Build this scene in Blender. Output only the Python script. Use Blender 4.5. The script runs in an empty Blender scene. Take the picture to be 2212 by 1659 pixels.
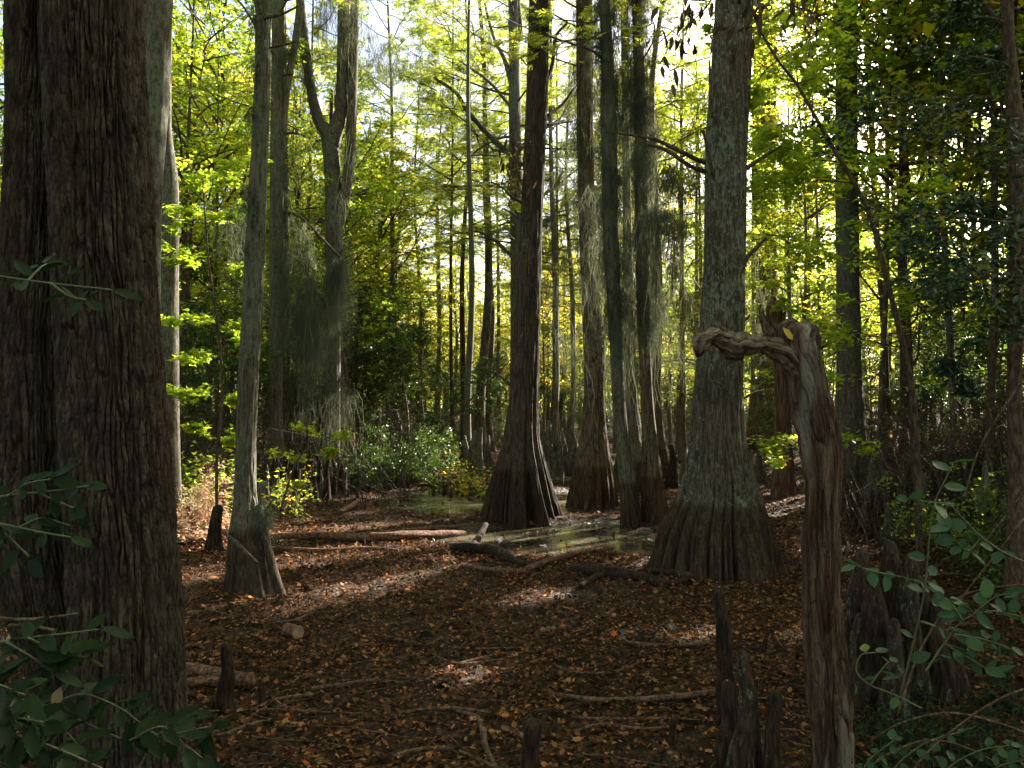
import bpy, math, random
import numpy as np
from mathutils import Vector
PI = math.pi
C = bpy.context.scene.collection
sc = bpy.context.scene

# ------------------------------------------------------------------ camera
CAM_H = 2.2
FPX = 1720.0                      # focal length in pixels of a 2212 px wide view
PITCH = math.radians(1.7)
cam_d = bpy.data.cameras.new('camera'); cam = bpy.data.objects.new('camera', cam_d); C.objects.link(cam)
cam.location = (0, 0, CAM_H); cam.rotation_euler = (PI/2 + PITCH, 0, 0)
cam_d.sensor_width = 36.0; cam_d.lens = 36.0*FPX/2212.0
cam_d.clip_start = 0.05; cam_d.clip_end = 2000
sc.camera = cam
# ------------------------------------------------------------------ light
SUN_AZ = math.radians(46)         # to the right of the view direction (+y)
SUN_EL = math.radians(30)
S = np.array([math.sin(SUN_AZ)*math.cos(SUN_EL), math.cos(SUN_AZ)*math.cos(SUN_EL), math.sin(SUN_EL)])
w = bpy.data.worlds.new('World'); sc.world = w; w.use_nodes = True
nt = w.node_tree
sky = nt.nodes.new('ShaderNodeTexSky'); sky.sky_type = 'NISHITA'; sky.sun_disc = False
sky.sun_elevation = SUN_EL; sky.sun_rotation = SUN_AZ; sky.air_density = 1.0; sky.dust_density = 4.0; sky.ozone_density = .3
bg = nt.nodes['Background']; bg.inputs['Strength'].default_value = 0.068
nt.links.new(sky.outputs['Color'], bg.inputs['Color'])
sl = bpy.data.lights.new('sun', 'SUN'); sl.energy = 5.0; sl.angle = math.radians(0.55); sl.color = (1.0, 0.90, 0.76)
so = bpy.data.objects.new('sun', sl); C.objects.link(so)
so.rotation_euler = Vector((-S[0], -S[1], -S[2])).to_track_quat('-Z', 'Y').to_euler()
sc.view_settings.view_transform = 'Standard'; sc.view_settings.look = 'None'
sc.view_settings.exposure = 2.72; sc.view_settings.gamma = 1.0
sc.render.engine = 'CYCLES'
cy = sc.cycles
cy.max_bounces = 6; cy.diffuse_bounces = 3; cy.glossy_bounces = 2; cy.transmission_bounces = 4
cy.transparent_max_bounces = 4; cy.sample_clamp_indirect = 6.0; cy.sample_clamp_direct = 0
cy.caustics_reflective = False; cy.caustics_refractive = False
cy.use_denoising = True; cy.use_adaptive_sampling = True; cy.adaptive_threshold = 0.015
sc.render.film_transparent = False

rng = np.random.default_rng(7)
# ------------------------------------------------------------------ maths helpers
cp, sp = math.cos(PITCH), math.sin(PITCH)
def P(px, py, D):
    """world point at forward distance D seen at (px, py) of the 2212 x 1659 view"""
    x = (px-1106.0)/FPX; v = -(py-829.5)/FPX
    fy = cp - v*sp; fz = sp + v*cp
    return np.array([x*D/fy, D, CAM_H + fz*D/fy])
def px_of(x, y, z=0):
    yy = y*cp + (z-CAM_H)*sp; zz = -y*sp + (z-CAM_H)*cp
    return 1106 + x/yy*FPX, 829.5 - zz/yy*FPX
def hash3(i, j, k, seed):
    h = (i*374761393 + j*668265263 + k*1274126177 + seed*362437) & 0x7fffffff
    h = ((h ^ (h >> 13))*1274126177) & 0x7fffffff
    h = ((h ^ (h >> 15))*668265263) & 0x7fffffff
    return ((h ^ (h >> 14)) & 0xffffff)/float(0xffffff)
def vnoise(x, y, z=0.0, seed=0):
    x, y, z = np.broadcast_arrays(np.asarray(x, float), y, z)
    i = np.floor(x).astype(np.int64); j = np.floor(y).astype(np.int64); k = np.floor(z).astype(np.int64)
    u = x-i; v = y-j; q = z-k
    u = u*u*(3-2*u); v = v*v*(3-2*v); q = q*q*(3-2*q)
    def c(a, b, d): return hash3(i+a, j+b, k+d, seed)
    a = c(0,0,0)*(1-u)+c(1,0,0)*u; b = c(0,1,0)*(1-u)+c(1,1,0)*u
    e = c(0,0,1)*(1-u)+c(1,0,1)*u; f = c(0,1,1)*(1-u)+c(1,1,1)*u
    return ((a*(1-v)+b*v)*(1-q) + (e*(1-v)+f*v)*q)*2-1
def fbm(x, y, z=0.0, seed=0, o=3):
    s = 0; a = 1; t = 0
    for n in range(o):
        s = s + a*vnoise(np.asarray(x)*2**n, np.asarray(y)*2**n, np.asarray(z)*2**n, seed+n*17); t += a; a *= .5
    return s/t
def sstep(a, b, x):
    t = np.clip((np.asarray(x, float)-a)/(b-a), 0, 1); return t*t*(3-2*t)
def worley(u, v, period, seed=0):
    iu = np.floor(u).astype(np.int64); iv = np.floor(v).astype(np.int64)
    F1 = np.full(u.shape, 9.); F2 = np.full(u.shape, 9.)
    for a in (-1, 0, 1):
        for b in (-1, 0, 1):
            cu = iu+a; cv = iv+b; m = np.mod(cu, period)
            d = np.hypot(cu+.15+.7*hash3(m, cv, 0, seed)-u, cv+.1+.8*hash3(m, cv, 1, seed)-v)
            F2 = np.where(d < F1, F1, np.minimum(F2, d)); F1 = np.minimum(F1, d)
    return F1, F2
def cells(u, v, period, seed=0):
    """random value of the nearest worley cell and the distance to its border"""
    iu = np.floor(u).astype(np.int64); iv = np.floor(v).astype(np.int64)
    F1 = np.full(u.shape, 9.); F2 = np.full(u.shape, 9.); val = np.zeros(u.shape)
    for a in (-1, 0, 1):
        for b in (-1, 0, 1):
            cu = iu+a; cv = iv+b; m = np.mod(cu, period)
            d = np.hypot(cu+.15+.7*hash3(m, cv, 0, seed)-u, cv+.1+.8*hash3(m, cv, 1, seed)-v)
            near = d < F1; F2 = np.where(near, F1, np.minimum(F2, d)); val = np.where(near, hash3(m, cv, 2, seed), val); F1 = np.minimum(F1, d)
    return val, F2-F1
def norm(a): return a/np.maximum(np.linalg.norm(a, axis=-1, keepdims=True), 1e-9)
def resample(pts, n):
    """Catmull-Rom through the rows of pts (any number of columns)"""
    p = np.asarray(pts, float); m = len(p)
    if m == 2: return p[0] + (p[1]-p[0])*np.linspace(0, 1, n)[:, None]
    q = np.vstack([2*p[0]-p[1], p, 2*p[-1]-p[-2]])
    L = np.concatenate([[0], np.cumsum(np.linalg.norm(np.diff(p[:, :3], axis=0), axis=1))]); s = np.linspace(0, L[-1], n)
    i = np.clip(np.searchsorted(L, s, side='right')-1, 0, m-2); t = ((s-L[i])/np.maximum(L[i+1]-L[i], 1e-9))[:, None]
    a, b, c, d = q[i], q[i+1], q[i+2], q[i+3]
    return .5*((2*b)+(c-a)*t+(2*a-5*b+4*c-d)*t*t+(3*b-a-3*c+d)*t**3)
def sweep(path, rad, seg, mod=None, cap=True, flat=False):
    """tube round path; flat keeps its rings horizontal (trunks)"""
    p = np.asarray(path, float); n = len(p); rad = np.broadcast_to(np.asarray(rad, float), (n,))
    th = np.linspace(0, 2*PI, seg, endpoint=False)
    if flat:
        A = np.tile([1., 0, 0], (n, 1)); B = np.tile([0, 1., 0], (n, 1))
    else:
        T = norm(np.gradient(p, axis=0)); A = np.zeros((n, 3)); ref = np.array([0, 0, 1.]) if abs(T[0, 2]) < .8 else np.array([1., 0, 0])
        a = np.cross(T[0], ref); a /= np.linalg.norm(a)
        for i in range(n):
            a = a - T[i]*a.dot(T[i]); a /= max(np.linalg.norm(a), 1e-9); A[i] = a
        B = np.cross(T, A)
    r = rad[:, None]*(np.ones((n, seg)) if mod is None else mod)
    V = p[:, None, :] + A[:, None, :]*(r*np.cos(th))[:, :, None] + B[:, None, :]*(r*np.sin(th))[:, :, None]
    V = V.reshape(-1, 3)
    i = np.arange(n-1)[:, None]*seg; j = np.arange(seg)[None, :]; k = (j+1) % seg
    F = np.stack([i+j, i+k, i+seg+k, i+seg+j], -1).reshape(-1, 4)
    Fs = [F]
    if cap:
        V = np.vstack([V, p[:1], p[-1:]]); j = np.arange(seg)
        Fs.append(np.stack([np.full(seg, n*seg), (j+1) % seg, j], -1))
        Fs.append(np.stack([np.full(seg, n*seg+1), (n-1)*seg+j, (n-1)*seg+(j+1) % seg], -1))
    return V, Fs
def prisms(A, B, ra, rb, seg=3):
    """many straight thin twigs at once"""
    A = np.asarray(A, float); B = np.asarray(B, float); N = len(A)
    T = norm(B-A); ref = np.where(np.abs(T[:, 2:3]) < .9, np.array([[0, 0, 1.]]), np.array([[1., 0, 0]]))
    X = norm(np.cross(T, ref)); Y = np.cross(T, X); th = np.arange(seg)*2*PI/seg
    o = X[:, None]*np.cos(th)[None, :, None] + Y[:, None]*np.sin(th)[None, :, None]
    ra = np.broadcast_to(ra, (N,))[:, None, None]; rb = np.broadcast_to(rb, (N,))[:, None, None]
    V = np.concatenate([A[:, None]+o*ra, B[:, None]+o*rb], 1).reshape(-1, 3)
    j = np.arange(seg); f = np.stack([j, (j+1) % seg, seg+(j+1) % seg, seg+j], -1)
    F = (np.arange(N)[:, None, None]*2*seg + f[None]).reshape(-1, 4)
    return V, [F]
# leaf outlines: (points, faces); x runs from the stalk to the tip
TPL = {
 'diamond': ([(0,0,0),(.45,-.3,.07),(1,0,-.04),(.45,.3,.07)], [(0,1,2,3)]),
 'maple': ([(0,0,0),(.18,-.30,.05),(.10,-.52,0),(.45,-.34,.05),(.72,-.48,0),(.70,-.17,.04),(1.05,0,-.05),(.70,.17,.04),(.72,.48,0),(.45,.34,.05),(.10,.52,0),(.18,.30,.05)], [tuple(range(12))]),
 'maple_small': ([(0,0,0),(.25,-.5,.04),(.5,-.2,0),(1,0,-.05),(.5,.2,0),(.25,.5,.04)], [tuple(range(6))]),
 'oval': ([(0,0,0),(.28,-.22,.06),(.68,-.2,.06),(1,0,-.03),(.68,.2,.06),(.28,.22,.06),(.5,0,0)], [(0,1,2,6),(6,2,3),(6,3,4),(0,6,4,5)]),
 'feather': ([(0,0,0),(.35,-.07,0),(1,0,-.08),(.35,.07,0), (.15,0,.01),(.45,-.32,-.02),(.62,-.36,-.04),(.4,-.2,0), (.15,0,.01),(.4,.2,0),(.62,.36,-.04),(.45,.32,-.02), (.4,0,0),(.75,-.26,-.05),(.7,-.1,0), (.4,0,0),(.7,.1,0),(.75,.26,-.05)], [(0,1,2,3),(4,5,6,7),(8,9,10,11),(12,13,14),(15,16,17)]),
 'shrivel': ([(0,0,0),(.2,-.09,.08),(.45,-.15,.16),(.75,-.07,.02),(1,.06,-.1),(.7,.10,.10),(.4,.13,.02),(.2,.07,.1),(.5,0,.0)], [(0,1,8,7),(1,2,8),(2,3,8),(3,4,5,8),(5,6,8),(6,7,8)]),
 'curled': ([(0,0,.02),(.22,-.3,.16),(.55,-.34,.2),(1,0,.12),(.55,.34,.22),(.22,.3,.14),(.35,0,-.02),(.65,0,0)], [(0,1,6),(1,2,7,6),(2,3,7),(3,4,7),(4,5,6,7),(5,0,6)]),
}
def tpl(kind):
    v, f = TPL[kind]; return np.array(v, float), f
def leaves(pos, dirs, size, kind, tilt=.45, up=(0, 0, 1.), r=rng, droop=0.):
    """N leaves of one outline; returns (N,k,3) points"""
    t, _ = tpl(kind); N = len(pos)
    n = norm(np.asarray(up) + r.normal(0, tilt, (N, 3)))
    d = np.asarray(dirs, float).copy(); d[:, 2] -= droop
    d = norm(d - n*np.sum(d*n, 1, keepdims=True)); b = np.cross(n, d)
    s = np.broadcast_to(size, (N,))[:, None, None]
    return pos[:, None] + s*(t[None, :, 0:1]*d[:, None] + t[None, :, 1:2]*b[:, None] + t[None, :, 2:3]*n[:, None])
def leaf_part(L, kind):
    t, f = tpl(kind); k = len(t); N = len(L)
    Fs = {}
    for x in f: Fs.setdefault(len(x), []).append(x)
    out = [(np.arange(N)[:, None, None]*k + np.array(v)[None]).reshape(-1, len(v[0])) for v in Fs.values()]
    return L.reshape(-1, 3), out
# ------------------------------------------------------------------ sun gaps: rays kept open through the crowns
GAPS = []
def gap(px, py, D=None, r=.3, z=None):
    """where the photograph shows sun on the ground (D None) or on a thing at distance D"""
    if D is None:
        d = P(px, py, 1.0) - np.array([0, 0, CAM_H]); z0 = 0.05 if z is None else z
        t = (z0-CAM_H)/d[2]; p = np.array([0, 0, CAM_H]) + d*t
    else: p = P(px, py, D)
    GAPS.append((p, r))
def open_to_sun(pos, grow=1.0):
    """mask of the leaves that stay: False inside a gap's ray"""
    keep = np.ones(len(pos), bool)
    if not len(pos): return keep
    lo = pos.min(0); hi = pos.max(0)
    for p, r in GAPS:
        tz0 = (lo[2]-p[2])/S[2]; tz1 = (hi[2]-p[2])/S[2]
        if tz1 < .5: continue
        a = p + S*max(tz0, .5); b = p + S*tz1; m = r*1.6+.2
        if max(a[0], b[0])+m < lo[0] or min(a[0], b[0])-m > hi[0] or max(a[1], b[1])+m < lo[1] or min(a[1], b[1])-m > hi[1]: continue
        q = pos-p; t = q@S; d2 = (q*q).sum(1)-t*t
        keep &= ~((t > .7) & (d2 < (r*grow*1.4+min(.2, r*.8))**2))
    return keep
# ------------------------------------------------------------------ meshes and objects
def make_mesh(name, parts):
    """parts: list of (V, [F...], material, smooth)"""
    Vs, loops, tot, mi, sm = [], [], [], [], []; off = 0; mats = []
    for V, Fs, mat, smooth in parts:
        if len(V) == 0: continue
        if mat not in mats: mats.append(mat)
        Vs.append(V)
        for F in (Fs if isinstance(Fs, list) else [Fs]):
            F = np.asarray(F, np.int64)
            if len(F) == 0: continue
            loops.append((F+off).ravel()); tot.append(np.full(len(F), F.shape[1])); mi.append(np.full(len(F), mats.index(mat))); sm.append(np.full(len(F), smooth))
        off += len(V)
    V = np.concatenate(Vs); L = np.concatenate(loops); T = np.concatenate(tot)
    me = bpy.data.meshes.new(name)
    me.vertices.add(len(V)); me.vertices.foreach_set('co', V.astype(np.float32).ravel())
    me.loops.add(len(L)); me.loops.foreach_set('vertex_index', L.astype(np.int32))
    me.polygons.add(len(T)); st = np.concatenate([[0], np.cumsum(T)[:-1]]).astype(np.int32)
    me.polygons.foreach_set('loop_start', st); me.polygons.foreach_set('loop_total', T.astype(np.int32))
    me.polygons.foreach_set('material_index', np.concatenate(mi).astype(np.int32))
    me.polygons.foreach_set('use_smooth', np.concatenate(sm).astype(bool))
    for m in mats: me.materials.append(m)
    me.update(calc_edges=True)
    return me
def link(name, data, parent=None, loc=None):
    o = bpy.data.objects.new(name, data); C.objects.link(o)
    if parent is not None: o.parent = parent
    if loc is not None: o.location = [float(v) for v in loc]
    return o
def tag(o, label, cat, group=None, kind=None):
    if label: o['label'] = label
    if cat: o['category'] = cat
    if group: o['group'] = group
    if kind: o['kind'] = kind
    return o
def root(name, label, cat, loc, group=None):
    return tag(link(name, None, None, loc), label, cat, group)
def rel(parts, loc):
    loc = np.asarray(loc, float)
    return [(V-loc, F, m, s) for V, F, m, s in parts]
def obj(name, parts, parent=None, loc=(0, 0, 0)):
    """mesh object whose points are given in world space, its origin at loc (the parent's place when there is one)"""
    if parent is not None:
        return link(name, make_mesh(name, rel(parts, parent.location)), parent)
    return link(name, make_mesh(name, rel(parts, loc)), None, loc)
# ------------------------------------------------------------------ materials
def mat_base(name):
    m = bpy.data.materials.new(name); m.use_nodes = True; t = m.node_tree
    return m, t, t.nodes['Principled BSDF'], t.nodes['Material Output']
def node(t, kind, **kw):
    n = t.nodes.new(kind)
    for k, v in kw.items():
        if k in n.inputs: n.inputs[k].default_value = v
        else: setattr(n, k, v)
    return n
def ramp(t, fac, cols, interp='LINEAR'):
    r = t.nodes.new('ShaderNodeValToRGB'); r.color_ramp.interpolation = interp
    e = r.color_ramp.elements
    while len(e) > 1: e.remove(e[-1])
    e[0].position = cols[0][0]; e[0].color = (*cols[0][1], 1)
    for p_, c_ in cols[1:]: x = e.new(p_); x.color = (*c_, 1)
    t.links.new(fac, r.inputs['Fac']); return r.outputs['Color']
def coords(t, scale, which='Object'):
    tc = t.nodes.new('ShaderNodeTexCoord'); mp = node(t, 'ShaderNodeMapping'); mp.inputs['Scale'].default_value = scale
    t.links.new(tc.outputs[which], mp.inputs['Vector']); return mp.outputs['Vector']
def noise(t, vec, scale, detail=3, rough=.6):
    n = node(t, 'ShaderNodeTexNoise', Scale=scale, Detail=detail, Roughness=rough); t.links.new(vec, n.inputs['Vector']); return n.outputs['Fac']
def mix(t, f, a, b, mode='MIX'):
    n = t.nodes.new('ShaderNodeMix'); n.data_type = 'RGBA'; n.blend_type = mode
    for i, x in ((0, f), (6, a), (7, b)):
        if isinstance(x, (int, float)): n.inputs[i].default_value = x
        elif isinstance(x, tuple): n.inputs[i].default_value = (*x, 1)
        else: t.links.new(x, n.inputs[i])
    return n.outputs[2]
def math_n(t, op, a, b=0.0, clamp=False):
    n = t.nodes.new('ShaderNodeMath'); n.operation = op; n.use_clamp = clamp
    for i, x in enumerate((a, b)):
        if isinstance(x, (int, float)): n.inputs[i].default_value = x
        else: t.links.new(x, n.inputs[i])
    return n.outputs[0]
def maprange(t, v, a, b, c=0.0, d=1.0):
    n = node(t, 'ShaderNodeMapRange'); n.clamp = True
    for i, x in enumerate((a, b, c, d)): n.inputs[i+1].default_value = x
    t.links.new(v, n.inputs[0]); return n.outputs[0]
def leaf_mat(name, cols, rough=.5, transl=.5, tgain=1.6, spec=.25):
    m, t, b, out = mat_base(name)
    g = t.nodes.new('ShaderNodeNewGeometry')
    oi = t.nodes.new('ShaderNodeObjectInfo')
    f = math_n(t, 'ADD', math_n(t, 'MULTIPLY', g.outputs['Random Per Island'], .86), math_n(t, 'MULTIPLY', oi.outputs['Random'], .14))
    c = ramp(t, f, cols)
    b.inputs['Roughness'].default_value = rough; b.inputs['Specular IOR Level'].default_value = spec
    t.links.new(c, b.inputs['Base Color'])
    tr = t.nodes.new('ShaderNodeBsdfTranslucent')
    c2 = mix(t, 1.0, c, (tgain, tgain*.96, tgain*.65), 'MULTIPLY'); t.links.new(c2, tr.inputs['Color'])
    ms = node(t, 'ShaderNodeMixShader', Fac=transl); t.links.new(b.outputs[0], ms.inputs[1]); t.links.new(tr.outputs[0], ms.inputs[2])
    t.links.new(ms.outputs[0], out.inputs['Surface'])
    return m
def bark_mat(name, dark, light, lichen=None, lamt=.5, zs=.12, sc_=26., bump=.6, bdist=.012, water=None, rough=.9, red=None):
    """fibrous bark: vertical streaks, lichen blotches and (water) the dark stain below the flood line"""
    dark = (dark[0]*1.08, dark[1]*.94, dark[2]*.96); light = (light[0]*1.08, light[1]*.94, light[2]*.96)
    m, t, b, out = mat_base(name)
    v1 = coords(t, (1, 1, zs)); n1 = noise(t, v1, sc_, 4, .65)
    v2 = coords(t, (1, 1, zs*.5)); n2 = noise(t, v2, sc_*3.2, 3, .6)
    v3 = coords(t, (1, 1, .6)); n3 = noise(t, v3, 2.3, 4, .6)
    f = math_n(t, 'ADD', math_n(t, 'MULTIPLY', n1, .6), math_n(t, 'MULTIPLY', n2, .4))
    c = ramp(t, f, [(.36, tuple(x*.55 for x in dark)), (.46, dark), (.60, light), (.68, tuple(x*1.25 for x in light))])
    c = mix(t, maprange(t, n3, .35, .7), c, mix(t, 1.0, c, (.68, .66, .64), 'MULTIPLY'))
    if red:
        v5 = coords(t, (1, 1, .18)); c = mix(t, maprange(t, noise(t, v5, 2.6, 2, .5), .55, .66), c, red)
    if lichen:
        v4 = coords(t, (1, 1, .45)); n4 = noise(t, v4, 20., 8, .85); n5 = noise(t, v3, 1.1, 2, .5)
        a = math_n(t, 'MULTIPLY', maprange(t, math_n(t, 'ADD', n4, math_n(t, 'MULTIPLY', n5, .35)), .80-lamt*.25, .83-lamt*.25), .85)
        lc = mix(t, noise(t, v4, 40., 2, .5), tuple(x*.7 for x in lichen), tuple(min(1, x*1.35) for x in lichen))
        if water is not None:
            g = t.nodes.new('ShaderNodeNewGeometry'); sx = t.nodes.new('ShaderNodeSeparateXYZ'); t.links.new(g.outputs['Position'], sx.inputs[0])
            zn = math_n(t, 'ADD', sx.outputs['Z'], math_n(t, 'MULTIPLY', n1, -.22)); wet = maprange(t, zn, water-.14, water-.04)
            a = math_n(t, 'MULTIPLY', a, wet)
        c = mix(t, a, c, lc)
        if water is not None:
            c = mix(t, wet, mix(t, 1.0, c, (.58, .50, .42), 'MULTIPLY'), c)
    t.links.new(c, b.inputs['Base Color']); b.inputs['Roughness'].default_value = rough; b.inputs['Specular IOR Level'].default_value = .2
    bp = node(t, 'ShaderNodeBump', Strength=bump, Distance=bdist); t.links.new(f, bp.inputs['Height']); t.links.new(bp.outputs[0], b.inputs['Normal'])
    return m
GREEN_LICHEN = (.115, .135, .095)
M = {}
M['oak'] = bark_mat('oak_bark', (.024, .020, .015), (.072, .062, .048), zs=.35, sc_=22., bump=.7, bdist=.01)
M['cypress_dark'] = bark_mat('dark_cypress_bark', (.032, .028, .023), (.098, .085, .068), lichen=(.16, .17, .14), lamt=.10, water=1.0)
M['cypress_lichen'] = bark_mat('lichen_cypress_bark', (.045, .041, .032), (.135, .125, .098), lichen=(.165, .185, .15), lamt=.38, water=.95, bdist=.02)
M['cypress_brown'] = bark_mat('brown_cypress_bark', (.055, .044, .032), (.175, .14, .10), lichen=(.16, .18, .13), lamt=.35, water=.9, red=(.135, .085, .055))
M['cypress_grey'] = bark_mat('grey_cypress_bark', (.06, .056, .045), (.155, .147, .12), lichen=GREEN_LICHEN, lamt=.5, water=.8)
M['grey'] = bark_mat('smooth_grey_bark', (.055, .05, .042), (.13, .122, .10), lichen=(.12, .14, .105), lamt=.45, zs=.3, sc_=18.)
M['brown'] = bark_mat('thin_brown_bark', (.05, .038, .028), (.14, .11, .08), zs=.3, sc_=30.)
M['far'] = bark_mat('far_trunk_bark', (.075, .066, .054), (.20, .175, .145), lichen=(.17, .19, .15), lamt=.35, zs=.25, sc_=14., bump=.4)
M['limb'] = bark_mat('limb_bark', (.05, .042, .033), (.14, .12, .095), zs=1., sc_=20., bump=.4)
M['red_wood'] = bark_mat('reddish_bare_wood', (.07, .042, .028), (.21, .135, .092), zs=.08, sc_=20.)
M['knee'] = bark_mat('cypress_knee_bark', (.014, .010, .0075), (.052, .036, .026), lichen=(.15, .17, .14), lamt=.05, zs=.25, sc_=30., bump=.8)
M['knee_lichen'] = bark_mat('lichened_knee_bark', (.018, .0135, .010), (.060, .046, .034), lichen=(.11, .145, .11), lamt=.30, zs=.3, sc_=30., bump=.8)
M['knee_grey'] = bark_mat('grey_knee_bark', (.05, .047, .038), (.15, .14, .115), lichen=(.13, .17, .12), lamt=.45, zs=.3, sc_=22.)
M['log'] = bark_mat('fallen_wood', (.065, .038, .025), (.23, .145, .10), zs=1., sc_=24., bump=.8)
M['stick'] = bark_mat('dead_stick', (.055, .038, .027), (.18, .128, .092), zs=1., sc_=30., bump=.5)
def snag_mat():
    m, t, b, out = mat_base('weathered_snag_wood')
    v = coords(t, (1, 1, .045)); n = noise(t, v, 40., 6, .75); vb = coords(t, (1, 1, .16)); n2 = noise(t, vb, 11., 5, .7); n3 = noise(t, vb, 5., 3, .6); vc = coords(t, (1, 1, .5)); n4 = noise(t, vc, 30., 5, .7)
    c = ramp(t, n, [(.34, (.018, .012, .009)), (.46, (.075, .044, .032)), (.56, (.125, .078, .058)), (.68, (.22, .155, .125))])
    c = mix(t, maprange(t, n2, .50, .60), c, mix(t, 1.0, c, (.55, .38, .27), 'MULTIPLY'))
    c = mix(t, math_n(t, 'MULTIPLY', maprange(t, n3, .54, .62), .75), c, mix(t, n, (.11, .10, .085), (.34, .31, .27)))
    c = mix(t, maprange(t, n4, .62, .66), c, (.02, .014, .011))
    t.links.new(c, b.inputs['Base Color']); b.inputs['Roughness'].default_value = .85; b.inputs['Specular IOR Level'].default_value = .2
    bp = node(t, 'ShaderNodeBump', Strength=1.0, Distance=.02); t.links.new(math_n(t, 'ADD', n, math_n(t, 'MULTIPLY', n4, .6)), bp.inputs['Height']); t.links.new(bp.outputs[0], b.inputs['Normal'])
    return m
M['snag'] = snag_mat()
def snag_limb_mat():
    m, t, b, out = mat_base('weathered_snag_limb')
    v = coords(t, (.12, 1, 1)); n = noise(t, v, 34., 5, .7)
    t.links.new(ramp(t, n, [(.32, (.03, .018, .013)), (.5, (.12, .078, .056)), (.68, (.25, .185, .14))]), b.inputs['Base Color'])
    b.inputs['Roughness'].default_value = .8
    bp = node(t, 'ShaderNodeBump', Strength=1.0, Distance=.012); t.links.new(n, bp.inputs['Height']); t.links.new(bp.outputs[0], b.inputs['Normal'])
    return m
M['snag_limb'] = snag_limb_mat()
def plain(name, col, rough=.8, bumpsc=None):
    m, t, b, out = mat_base(name); v = coords(t, (1, 1, 1)); n = noise(t, v, bumpsc or 20., 4, .6)
    t.links.new(ramp(t, n, [(.3, tuple(x*.6 for x in col)), (.7, tuple(min(1, x*1.3) for x in col))]), b.inputs['Base Color']); b.inputs['Roughness'].default_value = rough
    bp = node(t, 'ShaderNodeBump', Strength=.5, Distance=.01); t.links.new(n, bp.inputs['Height']); t.links.new(bp.outputs[0], b.inputs['Normal'])
    return m
M['cut'] = plain('sawn_wood', (.25, .16, .11), .8, 14.)
M['fungus'] = plain('yellow_fungus', (.42, .25, .03), .7, 40.)
M['knee_tip'] = plain('bare_reddish_knee_tip', (.25, .12, .09), .7, 60.)
M['vine'] = plain('green_vine_stem', (.06, .07, .03), .6, 60.)
M['maple'] = leaf_mat('maple_leaf', [(0, (.09, .17, .02)), (.4, (.19, .28, .028)), (.75, (.30, .35, .04)), (.92, (.38, .36, .02)), (.98, (.46, .22, .03)), (1, (.42, .11, .03))], transl=.62, tgain=2.2)
M['maple_yellow'] = leaf_mat('yellowing_leaf', [(0, (.13, .20, .025)), (.35, (.26, .32, .035)), (.65, (.40, .36, .05)), (.88, (.44, .29, .035)), (1, (.46, .14, .03))], transl=.6, tgain=2.0)
M['cyp_leaf'] = leaf_mat('cypress_needles', [(0, (.11, .18, .03)), (.5, (.19, .26, .04)), (.85, (.32, .31, .05)), (1, (.36, .22, .04))], transl=.55, tgain=2.0, spec=.15)
M['ever'] = leaf_mat('evergreen_leaf', [(0, (.03, .065, .015)), (.5, (.055, .105, .02)), (.9, (.10, .16, .028)), (1, (.18, .20, .035))], rough=.36, transl=.38, spec=.55)
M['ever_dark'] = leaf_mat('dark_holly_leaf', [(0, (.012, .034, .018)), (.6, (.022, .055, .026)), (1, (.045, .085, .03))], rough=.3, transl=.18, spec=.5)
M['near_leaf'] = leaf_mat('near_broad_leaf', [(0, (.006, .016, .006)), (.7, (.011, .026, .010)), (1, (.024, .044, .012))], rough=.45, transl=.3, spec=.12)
M['briar'] = leaf_mat('briar_leaf', [(0, (.025, .062, .034)), (.7, (.04, .09, .044)), (.9, (.06, .11, .04)), (.97, (.34, .33, .05)), (1, (.42, .40, .06))], rough=.45, transl=.35)
M['litter'] = leaf_mat('fallen_leaf', [(0, (.018, .010, .006)), (.35, (.045, .021, .011)), (.60, (.11, .046, .022)), (.78, (.25, .11, .05)), (.87, (.36, .19, .09)), (.93, (.48, .11, .02)), (.97, (.48, .23, .05)), (1, (.48, .38, .10))], rough=.6, transl=.25, tgain=1.3, spec=.1)
M['dead_leaf'] = leaf_mat('withered_leaf', [(0, (.035, .018, .013)), (.7, (.075, .038, .026)), (1, (.13, .07, .045))], rough=.6, transl=.15, tgain=1.2)
M['dry_leaf'] = leaf_mat('dry_leaf', [(0, (.12, .07, .035)), (.6, (.22, .13, .06)), (1, (.36, .20, .07))], rough=.6, transl=.3, tgain=1.2)
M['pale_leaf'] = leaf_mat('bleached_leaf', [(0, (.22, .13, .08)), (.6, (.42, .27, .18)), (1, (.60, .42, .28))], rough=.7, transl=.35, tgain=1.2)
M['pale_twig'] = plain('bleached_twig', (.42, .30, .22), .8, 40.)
M['moss'] = leaf_mat('spanish_moss', [(0, (.065, .078, .065)), (.6, (.105, .122, .10)), (1, (.16, .175, .145))], rough=.9, transl=.4, tgain=1.3, spec=.05)
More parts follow.
